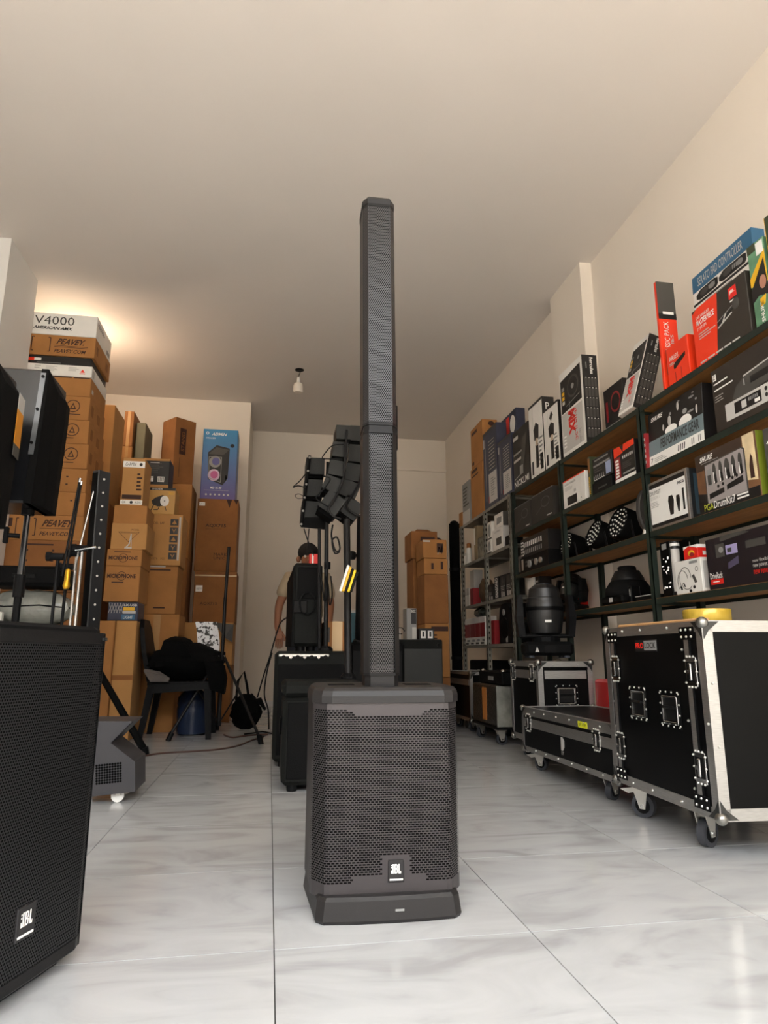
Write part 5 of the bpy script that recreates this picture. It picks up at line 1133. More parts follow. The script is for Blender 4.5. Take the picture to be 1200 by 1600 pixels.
# red boxes facing the room front
def yb(label, xa, xb, ytop, Y, z, dep, m, name='product_box', **k):
    a, c = oy(xa, ytop, Y), oy(xb, ytop, Y); w = c.x - a.x; h = a.z - z
    t = thing(name, label, 'box', ((a.x + c.x) / 2, Y + dep / 2, z + .001), 0); MB().box(-w / 2, -dep / 2, 0, w / 2, dep / 2, h, b=.002).build('box_body', m, t); return t, PR(t, w, dep, h)
t, p = yb('tall slim orange-red box with a black top third', 1024, 1051, 440, 3.02, z4, .02, ORGP)
p.rect('F', 0, .66, 1, 1, DGRYP); p.rect('F', 0, .645, 1, .70, BLKP, 2); p.rect('F', .25, .69, .85, .715, WHTP, 3); p.text('F', 'CLASSIC PACK', .22, .28, .50, .62, WHTP, 2, rot=90); p.text('F', 'SERIES', .55, .30, .72, .50, LGRYP, 2, rot=90); p.done()
t, p = sb('short orange-red box with a small microphone picture', (1040, 548), (1073, 520), z4, .10, ORGP, 2.03)
p.poly('F', [(.3, .36), (.36, .34), (.85, .52), (.85, .62), (.36, .50), (.3, .44)], BLKP); p.text('F', 'WIRELESS', .12, .60, .55, .72, WHTP, 2); p.lines('F', .12, .48, .45, .56, 2, LGRYP); p.line('F', [(.35, .02), (.35, .26)], .003, DREDP); p.line('F', [(.62, .02), (.62, .30)], .003, DREDP); p.rect('L', 0, .32, 1, 1, DGRYP); p.done()
# DJ controller boxes
def herc(label, tl, tr, dep, lean=0.0, X=2.03, title='MIX', cells=True, hh=None, bigtxt='INPULSE'):
    t, p = sb(label, tl, tr, z4, dep, WHT, X, lean=lean, hh=hh)
    p.poly('F', [(.04, .50), (.92, .52), (.92, .93), (.04, .90)], BLKP); p.ell('F', .58, .74, .24, .13, DGRYP, 2); p.ell('F', .58, .74, .2, .105, BLKP, 3); p.ell('F', .58, .74, .06, .03, GRYP, 4)
    for k in range(4): p.rect('F', .10, .60 + .055 * k, .20, .64 + .055 * k, (LGRYP, YELP, YELP, GRYP)[k], 2)
    p.line('F', [(.25, .56), (.85, .60)], .004, GRYP, 2); p.line('F', [(.4, .52), (.4, .6)], .006, GRYP, 2)
    p.rect('F', .04, .04, .92, .49, LGRYP); p.text('F', title, .32, .20, .60, .48, REDP, 2, bold=.06, rot=-90); p.text('F', bigtxt, .58, .10, .68, .46, REDP, 2, rot=-90); p.text('F', 'hercules', .74, .05, .84, .2, GRYP, 2, rot=-90); p.lines('F', .08, .08, .2, .24, 4, WHTP, 2)
    p.rect('R', 0, 0, 1, 1, BLKP); p.text('R', 'hercules', .52, .78, .74, .97, WHTP, 2, bold=.02, rot=-90); p.lines('R', .25, .80, .32, .96, 1, GRYP, 2)
    for r in range(6):
        for c in range(4): p.rect('R', .12 + .21 * c, .06 + .115 * r, .29 + .21 * c, .155 + .115 * r, DGRYP, 2); p.rect('R', .18 + .21 * c, .155 + .115 * r, .24 + .21 * c, .162 + .115 * r, WHTP, 3)
    p.done(); return t
herc('white and red DJ controller box with a black picture-grid side', (873, 588), (908, 553), .11)
herc('leaning white DJ controller box tilted back against the wall', (965, 655), (989, 640), .10, .30, 2.03, hh=.50)
t, p = sb('dark red and white DJ box half hidden behind the leaning box', (942, 613), (972, 590), z4, .06, BLKP, 2.16)
p.rect('F', .02, .02, .98, .26, LGRYP); p.text('F', 'MIX', .2, .04, .6, .24, REDP, 2, bold=.04, rot=-90); p.ell('F', .6, .65, .25, .2, DREDP); p.ell('F', .6, .65, .2, .16, BLKP, 2); p.rect('F', .1, .35, .2, .75, DREDP); p.done()
for (tl, tr, lab, X) in (((825, 637), (846, 621), 'tall white microphone box with a dark lid edge, farther of two', 2.03), ((848, 642), (871, 626), 'tall white microphone box with a dark lid edge, nearer of two', 2.028)):
    t, p = sb(lab, tl, tr, z4, .10, WHT, X, group='white microphone boxes')
    p.rect('F', 0, .965, 1, 1, BLKP); p.rect('F', .42, .10, .62, .42, BLKP); p.poly('F', [(.36, .48), (.66, .48), (.7, .66), (.5, .72), (.32, .64)], BLKP); p.rect('F', .45, .40, .6, .5, mat('beige_print', '#c9b49c', .5), 2); p.rect('F', .72, .05, .92, .26, BLKP); p.lines('F', .66, .1, .95, .5, 7, GRYP)
    if X < 2.03: p.poly('F', [(.40, .8), (.55, .9), (.66, .82), (.52, .74)], BLKP)
    p.rect('F', .1, .04, .22, .22, BLKP); p.line('F', [(.3, .5), (.3, .95)], .002, LGRYP); p.rect('R', 0, 0, 1, 1, BLKP); p.text('R', 'P', .3, .82, .6, .92, WHTP, 2); p.done()
t, p = sb('black keyboard box with white lettering along its base', (800, 677), (825, 659), z4, .13, BLKP, 2.03)
p.text('F', 'NICKLMI', .04, .03, .92, .14, WHTP, 2, bold=.02); p.line('F', [(.05, .17), (.5, .22)], .005, LGRYP); p.poly('F', [(.4, .2), (.62, .25), (.9, .85), (.6, .8)], DGRYP); p.rect('F', .05, .46, .5, .5, LGRYP, 2); p.rect('F', .05, .58, .55, .61, GRYP, 2); p.rect('F', .05, .84, .35, .9, LGRYP, 2); p.rect('F', .4, .2, .6, .35, GRYP, 2); p.done()
for (tl, tr, lab) in (((754, 679), (775, 661), 'navy keyboard box with a grey picture panel, farther of two'), ((777, 693), (798, 676), 'navy keyboard box with a grey picture panel, nearer of two')):
    t, p = sb(lab, tl, tr, z4, .10, NAVY, 2.03, group='navy keyboard boxes')
    p.rect('F', .35, .05, .92, .42, LGRYP); p.lines('F', .5, .12, .85, .36, 8, GRYP, 2); p.rect('F', .3, .06, .36, .14, DREDP)
    for r in range(9): p.rect('F', .36, .46 + .045 * r, .88, .485 + .045 * r, DGRYP); p.rect('F', .4 + .02 * (r % 2), .47 + .045 * r, .82, .478 + .045 * r, LGRYP, 2)
    p.rect('F', .03, .8, .1, .92, LGRYP); p.line('F', [(.16, .1), (.16, .9)], .004, LGRYP); p.rect('F', 0, .96, 1, 1, DGRYP); p.done()
t, p = sb('blue-grey box with a red stripe and colour photo behind the navy boxes', (779, 656), (806, 644), z4, .09, NAVY, 2.18); p.rect('F', .45, .75, .62, .97, REDP); p.ell('F', .8, .85, .14, .1, WHTP, 2); p.rect('F', .1, .7, .35, .95, DGRYP); p.done()
t, p = sb('tall brown carton pair member standing on the grey rack, lower', (735, 733), (753, 723), LG[3], .16, CARD, 2.03, name='cardboard_box', cat='carton'); p.rect('F', .1, .9, .6, .96, BRNP); p.lines('F', .1, .8, .7, .86, 1, BRNP); hb_ = p.fr['F'][2].length; p.done()
lo = t
t, p = sb('brown carton with a dark round mark stacked on the lower one', (735, 674), (753, 655), LG[3] + hb_ + .002, .16, CARD, 2.03, name='cardboard_box', cat='carton'); p.rect('F', .1, .82, .55, .9, BRNP); p.rect('F', .1, .06, .25, .14, BRNP); p.ell('R', .6, .9, .2, .06, BRNP); p.done()
t, p = sb('grey and white box at the far end of the grey rack', (722, 758), (733, 750), LG[3], .12, GRYP, 2.03); p.rect('F', 0, 0, 1, .3, LGRYP); p.lines('F', .1, .4, .9, .9, 6, DGRYP); p.done()
t, p = sb('small brown carton at the last post of the grey rack', (717, 803), (721.5, 800), LG[3], .14, CARD, 2.03, name='cardboard_box', cat='carton'); p.done()
# ---- second shelf
t, p = sb('black drum microphone box lettered PERFORMANCE GEAR with grey band', (1008, 650), (1092, 600), z3, .12, BLKP, 2.045, lean=.05)
p.rect('F', 0, .18, 1, .46, mat('slate_band', '#74858a', .5)); p.rect('F', 0, 0, 1, .18, WHTP); p.text('F', 'PERFORMANCE GEAR', .24, .24, .93, .42, BLKP, 2, bold=.02); p.text('F', 'SHURE', .06, .82, .30, .90, WHTP, 2, bold=.03, shear=.08); p.text('F', '7', .04, .04, .08, .13, BLKP, 2); p.lines('F', .11, .03, .4, .12, 3, GRYP, 2, .3)
for k in range(4): p.line('F', [(.56 + .035 * k, .03), (.57 + .035 * k, .14)], .007, BLKP, 2)
for k in range(2): p.line('F', [(.80 + .03 * k, .03), (.80 + .03 * k, .14)], .004, BLKP, 2); p.line('F', [(.91 + .03 * k, .03), (.91 + .03 * k, .14)], .003, BLKP, 2)
p.ell('F', .44, .50, .11, .08, WHTP); p.ell('F', .70, .50, .11, .11, WHTP); p.rect('F', 0, .18, 1, .46, MATS['slate_band'], 1.5)
for (u, v, ru, rv) in ((.42, .66, .03, .1), (.44, .78, .02, .03), (.70, .68, .04, .05), (.58, .84, .02, .08), (.60, .92, .02, .015), (.82, .86, .05, .02), (.90, .78, .015, .02), (.30, .60, .015, .06), (.80, .62, .06, .02), (.9, .6, .015, .08), (.85, .92, .02, .015)): p.ell('F', u, v, ru, rv, LGRYP if rv > .05 else GRYP, 1, 8)
p.done()
t, p = sb('thin dark red box wedged beside the PERFORMANCE GEAR box', (1004.5, 679), (1007.5, 676), z3, .10, DREDP, 2.03); p.lines('F', .2, .1, .8, .9, 5, LGRYP); p.done()
t, p = sb('big brown-black wireless microphone set box with silver receiver picture', (1109, 580), (1236, 505), z3, .16, mat('brown_black_card', '#2b2520', .42), 2.03)
p.rect('F', .025, .82, .07, .92, WHTP); p.text('F', 'Z', .033, .84, .062, .90, BLKP, 3, bold=.03); p.line('F', [(.03, .76), (.22, .77)], .006, WHTP, 2); p.line('F', [(.03, .66), (.28, .67)], .006, WHTP, 2)
for k in range(3): p.line('F', [(.03, .56 - .04 * k), (.14 - .02 * (k % 2), .565 - .04 * k)], .002, LGRYP, 2)
p.poly('F', [(.15, .10), (.95, .10), (.95, .36), (.15, .36)], LGRYP); p.rect('F', .27, .15, .60, .32, BLKP, 2); p.rect('F', .36, .18, .42, .29, LGRYP, 3); p.rect('F', .52, .17, .58, .22, WHTP, 3)
for k in range(6): p.rect('F', .45 + .02 * k, .24, .46 + .02 * k, .29, GRYP, 3)
for k in range(3):
    for r in range(2): p.ell('F', .66 + .05 * k, .20 + .09 * r, .016, .032, BLKP, 2)
p.poly('F', [(.26, .40), (.32, .55), (.44, .64), (.95, .72), (.98, .5), (.9, .42), (.5, .36), (.28, .36)], DGRYP, 2); p.line('F', [(.42, .64), (.95, .72)], .006, LGRYP, 3); p.rect('F', .5, .48, .9, .58, BLKP, 3); p.line('F', [(.42, .5), (.42, .6)], .006, GRYP, 3); p.done()
t, p = sb('white box with an orange top edge and a black picture on the middle shelf', (879, 754), (913, 735), z3, .11, WHT, 2.03); p.rect('F', 0, .96, 1, 1, ORGP); p.rect('F', .18, .06, .62, .36, BLKP); p.rect('F', .5, .45, .6, .55, LGRYP); p.text('F', 'AUDIO WIRELESS', .1, .80, .6, .87, BLKP); p.lines('F', .1, .6, .5, .75, 4, LGRYP); p.text('F', 'A', .78, .1, .84, .16, BLKP); p.done()
t, p = sb('thin yellow-lettered dark book-like box standing upright', (917, 716), (921, 713), z3, .10, GRNP, 2.03); p.text('F', 'MOTHER', .2, .05, .8, .5, YELP, 2, bold=.03, rot=90); p.rect('F', .1, .6, .9, .95, CARD3); p.done()
t, p = sb('low black box under the black labelled box on the middle shelf', (925, 756), (955, 742), z3, .14, BLK, 2.03); h0 = p.fr['F'][2].length; p.lines('F', .3, .2, .8, .5, 1, DGRYP); p.done()
t, p = sb('black labelled box with a pale blue sticker and a row of small icons', (925, 717), (955, 704), z3 + h0 + .003, .14, BLKP, 2.03); p.lines('F', .1, .82, .9, .95, 1, GRYP); p.rect('F', .03, .62, .9, .70, GRYP); p.rect('F', .68, .1, .93, .6, mat('pale_blue_print', '#9aa6c8', .5)); p.text('F', 'LLLLLL', .04, .05, .62, .25, WHTP, 2); p.lines('F', .08, .35, .5, .55, 2, DGRYP); p.rect('T', 0, 0, 1, 1, DGRYP); p.done()
t, p = sb('orange-red box with black front and dotted print beside the green post', (958, 702), (990, 686), z3, .13, BLKP, 2.03); p.poly('F', [(0, .72), (.45, .78), (.3, 1), (0, 1)], ORGP); p.poly('F', [(.45, .8), (1, .84), (1, 1), (.5, 1)], ORGP); p.rect('F', 0, 0, 1, .09, WHTP); p.rect('F', 0, .1, .3, .7, DREDP)
for k in range(6): p.rect('F', .06, .13 + .09 * k, .22, .19 + .09 * k, WHTP, 2); p.rect('F', .42 + .09 * k, .60, .46 + .09 * k, .68, LGRYP, 2)
p.lines('F', .4, .3, .95, .5, 4, DGRYP); p.rect('F', .4, .15, .95, .2, GRYP); p.done()
t, p = sb('small red box perched at the back of the middle shelf', (952, 696), (958, 692), z3, .05, REDP, 2.2); p.lines('F', .2, .3, .8, .8, 3, WHTP); p.done()
for (tl, tr, lab) in (((803, 795), (828, 781), 'charcoal carton with faint line drawing, lower and farther'), ((830, 778), (863, 758), 'charcoal carton with faint line drawing, taller and nearer')):
    t, p = sb(lab, tl, tr, z3, .2, mat('charcoal_carton', '#2c2824', .7), 2.03, name='charcoal_box', group='charcoal cartons'); p.line('F', [(.2, .3), (.5, .5), (.8, .6)], .004, DGRYP); p.ell('F', .65, .6, .2, .18, DGRYP); p.ell('F', .65, .6, .17, .15, MATS['charcoal_carton'], 2); p.rect('F', .7, .08, .92, .12, LGRYP); p.line('F', [(0, .985), (1, .985)], .004, GRYP); p.done()
# ---- third shelf
t, p = sb('silver-edged white drum microphone case lettered DRUMSET', (1012, 757), (1072, 731), z2, .12, mat('dark_case_side', '#232628', .4), 2.035)
p.rect('F', 0, 0, 1, 1, ALU, .5, 'metal_rim'); p.rect('F', .03, .05, .95, .95, BLKP, 1); p.rect('F', .03, .12, .95, .86, WHTP, 2); p.text('F', 'AKG', .76, .74, .94, .80, BLKP, 4, bold=.03); p.text('F', 'DRUMSET', .05, .72, .34, .80, DGRYP, 4); p.text('F', 'SESSION 1', .05, .62, .30, .69, LGRYP, 4); p.lines('F', .05, .45, .36, .58, 4, LGRYP, 3)
p.poly('F', [(.53, .58), (.62, .58), (.65, .48), (.62, .20), (.54, .20), (.51, .48)], BLKP, 4); p.poly('F', [(.72, .54), (.79, .54), (.80, .44), (.77, .22), (.74, .22), (.71, .44)], BLKP, 4); p.rect('F', .87, .22, .91, .64, BLKP, 4); p.rect('R', 0, .0, .12, 1, ALU, 2); p.rect('R', .3, .1, .9, .9, mat('steel_blue_side', '#3d5664', .45), 1); p.done()
t, p = sb('drum microphone kit box with grey case picture and amber glow', (1085, 714), (1180, 674), z2, .12, mat('amber_brown_photo', '#6b4a30', .5, var=.55, scale=7), 2.03)
p.rect('F', 0, .72, .78, 1, mat('brown_photo_dark', '#3a2c22', .5)); p.poly('F', [(.80, .3), (.97, .25), (.97, 1), (.80, 1)], mat('cream_glow_print', '#d9c39a', .5, var=.3, scale=9)); p.poly('F', [(.0, .0), (.17, .0), (.17, .3), (.0, .35)], BLKP); p.rect('F', .0, 0, .98, .16, BLKP, 1.3)
p.poly('F', [(.15, .12), (.82, .12), (.82, .80), (.78, .84), (.15, .80)], DGRYP, 1.6); p.poly('F', [(.165, .14), (.80, .14), (.80, .79), (.77, .82), (.165, .78)], mat('foam_grey_print', '#9a9290', .55), 2)
for k in range(5):
    u = .32 + .105 * k; w_ = .03 if k != 2 else .042; p.ell('F', u, .62, w_, .15, DGRYP, 3); p.poly('F', [(u - w_ * .3, .58), (u + w_ * .9, .58), (u + w_ * 1.1, .44), (u + .0, .42)], BLKP, 4); p.line('F', [(u - w_ * .5, .44), (u - w_ * .5, .62)], .003, WHTP, 5)
p.rect('F', .19, .42, .27, .70, GRYP, 3); p.rect('F', .20, .44, .26, .60, DGRYP, 4)
for (u, v) in ((.36, .37), (.44, .38), (.60, .42), (.67, .43)): p.ell('F', u, v, .018, .028, BLKP, 3)
p.poly('F', [(.20, .20), (.45, .24), (.45, .32), (.20, .29)], BLKP, 3); p.poly('F', [(.50, .26), (.76, .30), (.76, .40), (.50, .34)], BLKP, 3); p.text('F', 'SHURE', .08, .86, .32, .95, WHTP, 2, bold=.03, shear=.08); p.line('F', [(.1, .83), (.4, .835)], .003, GRYP, 2)
p.text('F', 'PGA', .09, .03, .25, .14, mat('lime_print', '#b7bd3a', .5), 3); p.text('F', 'DrumKit7', .26, .03, .61, .15, WHTP, 3, bold=.01); p.lines('F', .64, .04, .92, .14, 2, WHTP, 3, .5); p.poly('F', [(.87, .3), (.93, .3), (.92, .62), (.90, .68), (.87, .5)], BRNP, 2); p.rect('R', 0, 0, .4, 1, mat('olive_edge', '#6d7a1c', .5)); p.done()
t, p = sb('dark box with a cyan corner strip at the end of the third shelf', (1190, 672), (1240, 650), z2, .12, DGRYP, 2.03); p.poly('F', [(0, .04), (.9, .10), (.9, .22), (0, .16)], mat('cyan_print', '#1a9cc8', .5)); p.ell('F', .2, .45, .07, .05, WHTP); p.lines('F', .1, .28, .8, .36, 1, WHTP, 2); p.line('F', [(.1, .75), (.3, .85)], .006, WHTP); p.done()
# LED par lights
LENS = mat('led_lens', '#f4f0e8', .2, emit=.0)
def par(label, px, py, X, z, r, tilt, yaw_, small=False):
    q = ox(px, py, X); t = thing('par_light', label, 'stage light', (X + .10, q.y, z), 0, 'LED par lights on the third shelf')
    c = Vector((-.02, 0, q.z - z)); M = Matrix.Translation(c) @ Matrix.Rotation(yaw_, 4, 'Z') @ Matrix.Rotation(tilt, 4, 'Y') @ Matrix.Rotation(-PI / 2, 4, 'Y')
    mbm(M).lathe([(r * .55, -.15), (r * .9, -.13), (r, -.08), (r, .02), (r * .96, .024), (r * .94, .012), (.004, .01)], 20).build('lamp_housing', BLKM, t, True)
    b = mbm(M)
    for (n, rr) in ((1, 0), (6, .30), (12, .58), (16, .84)):
        for k in range(n):
            a = 2 * PI * k / n; b.sphere((r * rr * math.cos(a), r * rr * math.sin(a), .012), r * .062, 7, 5)
    b.build('led_lenses', LENS, t, stuff=True)
    for s_ in (-1, 1): MB().tube([(c.x, c.y + s_ * (r + .012), c.z), (c.x + .02, c.y + s_ * (r + .012), .02), (c.x + .02, c.y + s_ * r * .5, .006)], .007).build('yoke_arm', BLK, t)
    MB().box(-.04, -r * .8, 0, .04, r * .8, .006).build('yoke_foot', BLK, t); MB().cyl((c.x, c.y + r + .01, c.z), (c.x, c.y + r + .035, c.z), .014).build('tilt_knob', BLK, t)
    return t
def pz(y): return z2 + y
par('LED par light with white lens dots beside the middle green post', 872, 850, 2.06, z2 + .001, .085, .25, .1)
par('LED par light with white lens dots, smaller of the pair by the paddle', 914, 834, 2.07, z2 + .001, .098, .36, .0)
par('LED par light with white lens dots, larger of the pair by the paddle', 951, 817, 2.07, z2 + .001, .105, .30, .06)
t = thing('handheld_paddle', 'grey rounded paddle-shaped light leaning by the green post', 'stage light', (2.13, 3.47, z2 + .001))
MB().loft([[(x_ * sc_, dy, .16 + z_ * sc_) for x_, z_ in [(.0 + .06 * math.cos(2 * PI * k / 16), .13 * math.sin(2 * PI * k / 16)) for k in range(16)]] for dy, sc_ in ((-.02, .9), (-.012, 1), (.012, 1), (.02, .9))]).build('paddle_body', mat('dim_grey_plastic', '#3f3d3b', .5), t, fix=True); MB().cyl((-.03, 0, 0), (-.015, 0, .06), .012).build('grip', ZINC, t)
# controllers in the next bay
t, p = sb('black lighting controller with rows of white fader marks', (813, 841), (856, 830), z2 + .13, .16, BLKP, 2.05, name='lighting_controller', cat='controller')
for k in range(10): p.rect('F', .12 + .07 * k, .52, .15 + .07 * k, .78, WHTP, 1); p.rect('F', .12 + .07 * k, .15, .14 + .07 * k, .38, LGRYP, 1)
for k in range(5):
    for c in range(2): p.rect('F', .02 + .05 * c, .1 + .17 * k, .05 + .05 * c, .18 + .17 * k, WHTP, 1)
p.done()
t, p = sb('black power amplifier under the lighting controller', (812, 862), (856, 849), z2, .2, BLK, 2.04, name='power_amplifier', cat='amplifier', hh=.127); p.rect('F', .05, .2, .12, .9, ZINC); p.lines('F', .2, .3, .5, .8, 2, DGRYP); p.done()
for k, u in enumerate((.35, .62, .8)): MB().cyl((u * .5 - .25, -.1, .06), (u * .5 - .25, -.112, .06), .03 - .004 * k, n=16).build('dial', ZINC if k else GRYP, t)
# ---- lowest shelf
t, p = sb('black rack processor box with a red and white corner logo', (1101, 848), (1236, 806), z1, .18, mat('violet_black_card', '#1e181c', .42), 2.03)
p.text('F', 'DriveRack', .03, .20, .19, .32, WHTP, 2, bold=.01); p.rect('F', .03, .09, .19, .19, REDP); p.lines('F', .06, .12, .16, .16, 1, WHTP, 2); p.rect('F', .26, .62, .40, .80, mat('lilac_screen_print', '#a59cc8', .5)); p.rect('F', .28, .66, .33, .74, DGRYP, 2); p.rect('F', .13, .6, .24, .86, DGRYP); p.ell('F', .2, .74, .03, .06, GRYP, 2); p.rect('F', .5, .66, .72, .80, DGRYP); p.poly('F', [(.27, .34), (.40, .42), (.40, .56), (.27, .46)], mat('dim_lilac_print', '#4d4760', .5))
p.text('F', 'new flexibility.', .56, .36, .78, .44, LGRYP, 2); p.text('F', 'new power.', .56, .26, .72, .34, LGRYP, 2); p.text('F', 'new venu.', .56, .16, .72, .24, REDP, 2); p.poly('F', [(.2, .9), (.55, .95), (.5, 1), (.2, 1)], DGRYP); p.done()
t, p = sb('white headset microphone box with a line picture of two headsets', (1053, 880), (1094, 870), z1, .12, WHT, 2.03); hh_ = p.fr['F'][2].length
def arc(u, v, ru, rv, a0, a1, n=10): return [(u + ru * math.cos(a0 + (a1 - a0) * i / n), v + rv * math.sin(a0 + (a1 - a0) * i / n)) for i in range(n + 1)]
p.line('F', arc(.38, .45, .22, .34, 0, PI * 1.3), .003, DGRYP); p.line('F', arc(.28, .38, .20, .32, .2, PI * 1.25), .003, DGRYP); p.line('F', arc(.45, .32, .2, .2, PI, PI * 1.8), .003, DGRYP); p.ell('F', .70, .16, .045, .05, BLKP); p.ell('F', .55, .06, .045, .05, BLKP); p.poly('F', [(.28, .34), (.33, .32), (.38, .2), (.33, .2)], BLKP); p.poly('F', [(.16, .24), (.22, .22), (.26, .12), (.2, .12)], BLKP); p.poly('F', [(.64, .50), (.72, .54), (.82, .30), (.74, .26)], DGRYP); p.ring('F', .84, .68, .012, .003, DGRYP); p.rect('F', .58, .86, .88, .94, GRYP); p.rect('R', .1, .1, .3, .9, LGRYP); p.done()
t, p = sb('small red and white box on top of the headset box', (1067, 857), (1089, 849), z1 + hh_ + .003, .09, REDP, 2.035); p.poly('F', [(0, .75), (.4, 1), (0, 1)], WHTP); p.poly('F', [(.4, 1), (1, .72), (1, 1)], WHTP); p.ell('F', .55, .4, .22, .24, YELP, 2); p.ell('F', .6, .3, .16, .16, DREDP, 3); p.rect('R', .3, .2, .9, .5, WHTP); p.rect('R', 0, .75, 1, 1, WHTP); p.done()
t = thing('crystal_lamp', 'black lamp box studded with silver crystal facets', 'stage light', (2.11, 3.205, z1 + .001), -PI / 2); MB().box(-.045, -.06, 0, .045, .06, .29, b=.004).build('lamp_box', BLKG, t)
rnd = random.Random(4); b = MB()
for k in range(20):
    x_, z_ = rnd.uniform(-.032, .032), rnd.uniform(.03, .24); r_ = rnd.uniform(.003, .008); b.sphere((x_, -.061, z_), r_, 5, 3)
b.build('crystal_facets', CHR, t, stuff=True); MB().box(-.02, -.062, .25, .02, -.06, .28).build('printed_panel', GRYP, t)
t = thing('white_tube', 'white cardboard tube with dark ends standing beside the crystal lamp', 'tube', (2.06, 3.127, z1 + .001)); MB().cyl((0, 0, .02), (0, 0, .24), .022, n=16).build('tube_body', LGRYP, t, True); MB().cyl((0, 0, 0), (0, 0, .02), .023, n=16).build('end_cap', BLKP, t); MB().cyl((0, 0, .24), (0, 0, .28), .023, n=16).build('end_cap', BLKP, t); MB().cyl((0, 0, .255), (0, 0, .27), .0235, n=16).build('white_ring', WHTP, t)

# ------------------------------------------------------------------ moving head stage lights
def moving_head(label, loc, rz, s_=1.0, tilt=0.0):
    t = thing('moving_head_light', label, 'stage light', loc, rz, 'moving head stage lights'); t.scale = (s_, s_, s_)
    MB().box(-.15, -.13, .012, .15, .13, .10, b=.02).build('base', BLKM, t)
    for (x, y) in ((-.11, -.1), (.11, -.1), (-.11, .1), (.11, .1)): MB().cyl((x, y, 0), (x, y, .014), .018).build('foot', RUB, t)
    MB().box(-.03, -.132, .03, .04, -.128, .075).build('display_panel', BLKG, t); MB().prism([(-.09, .035), (-.065, .035), (-.0775, .07)], -.001, .001, Matrix.Translation((0, -.1315, 0)) @ Matrix(((1, 0, 0, 0), (0, 0, -1, 0), (0, 1, 0, 0), (0, 0, 0, 1)))).build('warning_mark', LGRYP, t, fix=True)
    MB().cyl((0, 0, .10), (0, 0, .13), .09, n=20).build('turntable', BLK, t)
    for q in (-1, 1):
        MB().loft([[(q * .135, -.06, .13), (q * .175, -.055, .13), (q * .175, .055, .13), (q * .135, .06, .13)], [(q * .145, -.075, .26), (q * .19, -.065, .26), (q * .19, .065, .26), (q * .145, .075, .26)], [(q * .145, -.05, .40), (q * .175, -.04, .40), (q * .175, .04, .40), (q * .145, .05, .40)]]).build('yoke_arm', BLK, t, fix=True)
    MB().box(-.17, -.06, .125, .17, .06, .15, b=.01).build('yoke_base', BLK, t)
    M = Matrix.Translation((0, 0, .31)) @ Matrix.Rotation(tilt, 4, 'X')
    hd = mbm(M).lathe([(.07, -.17), (.10, -.155), (.118, -.06), (.122, .03), (.112, .05), (.112, .07), (.105, .075), (.098, .13), (.06, .16)], 24).build('lamp_head', mat('head_plastic', '#1d1d1d', .35), t, True)
    mbm(M).lathe([(.124, -.012), (.126, .0), (.124, .012)], 24).build('trim_ring', BLKG, hd, True); mbm(M).lathe([(.055, .158), (.05, .165), (.004, .166)], 20).build('lens', mat('smoked_lens', '#2c3036', .1), hd, True)
    mbm(M).box(-.02, -.128, -.09, .02, -.118, -.075).build('white_label', WHTP, hd)
    return t
moving_head('large black moving head light standing on the medium flight case', (1.80, 4.24, .627), -.25, 1.02, .0)
t = thing('dome_stage_light', 'black stage light with a stepped dome on the lowest green shelf', 'stage light', (2.165, 3.80, z1 + .001))
MB().box(-.12, -.13, .008, .12, .13, .055, b=.012).build('base', BLKM, t)
MB().lathe([(.135, .055), (.14, .07), (.135, .10), (.105, .145), (.095, .15)], 26).build('lower_dome', BLKM, t, True); MB().lathe([(.098, .15), (.096, .165), (.075, .205), (.072, .21)], 24).build('middle_dome', BLKS, t, True); MB().lathe([(.055, .21), (.055, .232), (.046, .24), (.004, .241)], 20).build('top_knob', BLKM, t, True)
MB().box(-.122, -.02, .018, -.12, .02, .045).build('warning_mark', LGRYP, t)
for (x, y) in ((-.09, -.1), (.09, -.1), (-.09, .1), (.09, .1)): MB().cyl((x, y, 0), (x, y, .01), .014).build('foot', RUB, t)
moving_head('black moving head light squeezed on the lowest shelf beside white boxes', (2.17, 4.60, z1 + .001), -PI / 2 + .5, .62, -.5)
t = thing('power_strip', 'thin black power strip lying by the stepped moving head light', 'power strip', (2.10, 3.46, z1 + .001)); MB().box(-.02, -.12, 0, .02, .12, .03, b=.004).build('strip_body', BLK, t); MB().box(-.022, -.10, .03, .0, .12, .033).build('white_edge', WHTP, t)
t = thing('black_plug_box', 'small black adapter box on the lowest green shelf', 'adapter', (2.10, 3.62, z1 + .032)); t.location.z = z1 + .001; MB().box(-.03, -.014, 0, .03, .014, .10, b=.004).build('adapter_body', BLKG, t); MB().box(-.032, -.006, .04, -.03, .004, .08).build('printed_panel', GRYP, t)
t, p = sb('small red and white carton behind the stepped moving head light', (897, 925), (906, 921), z1, .06, REDP, 2.22); p.rect('F', 0, .3, .6, 1, WHTP); p.done()
t, p = sb('white box beyond the far green post on the lowest shelf', (823, 903), (834, 901), z1, .1, WHT, 2.08); p.done()
t, p = sb('black box with pale lettering beside the white box', (836, 902), (843, 900), z1, .1, BLKP, 2.08); p.text('F', 'DJI', .2, .4, .8, .9, LGRYP, 2, rot=90); p.done()
# under the shelves: dark bag and seat
t = blob('equipment_bag', 'black padded bag under the lowest green shelf', 'bag', (2.17, 3.57, 0), .09, .17, .62, CLOTHB, 12, .06, .3)
MB().tube([(-.10, -.1, .58), (-.12, -.06, .70), (-.12, .08, .70), (-.1, .12, .58)], .016).build('carry_handle', BLK, t)

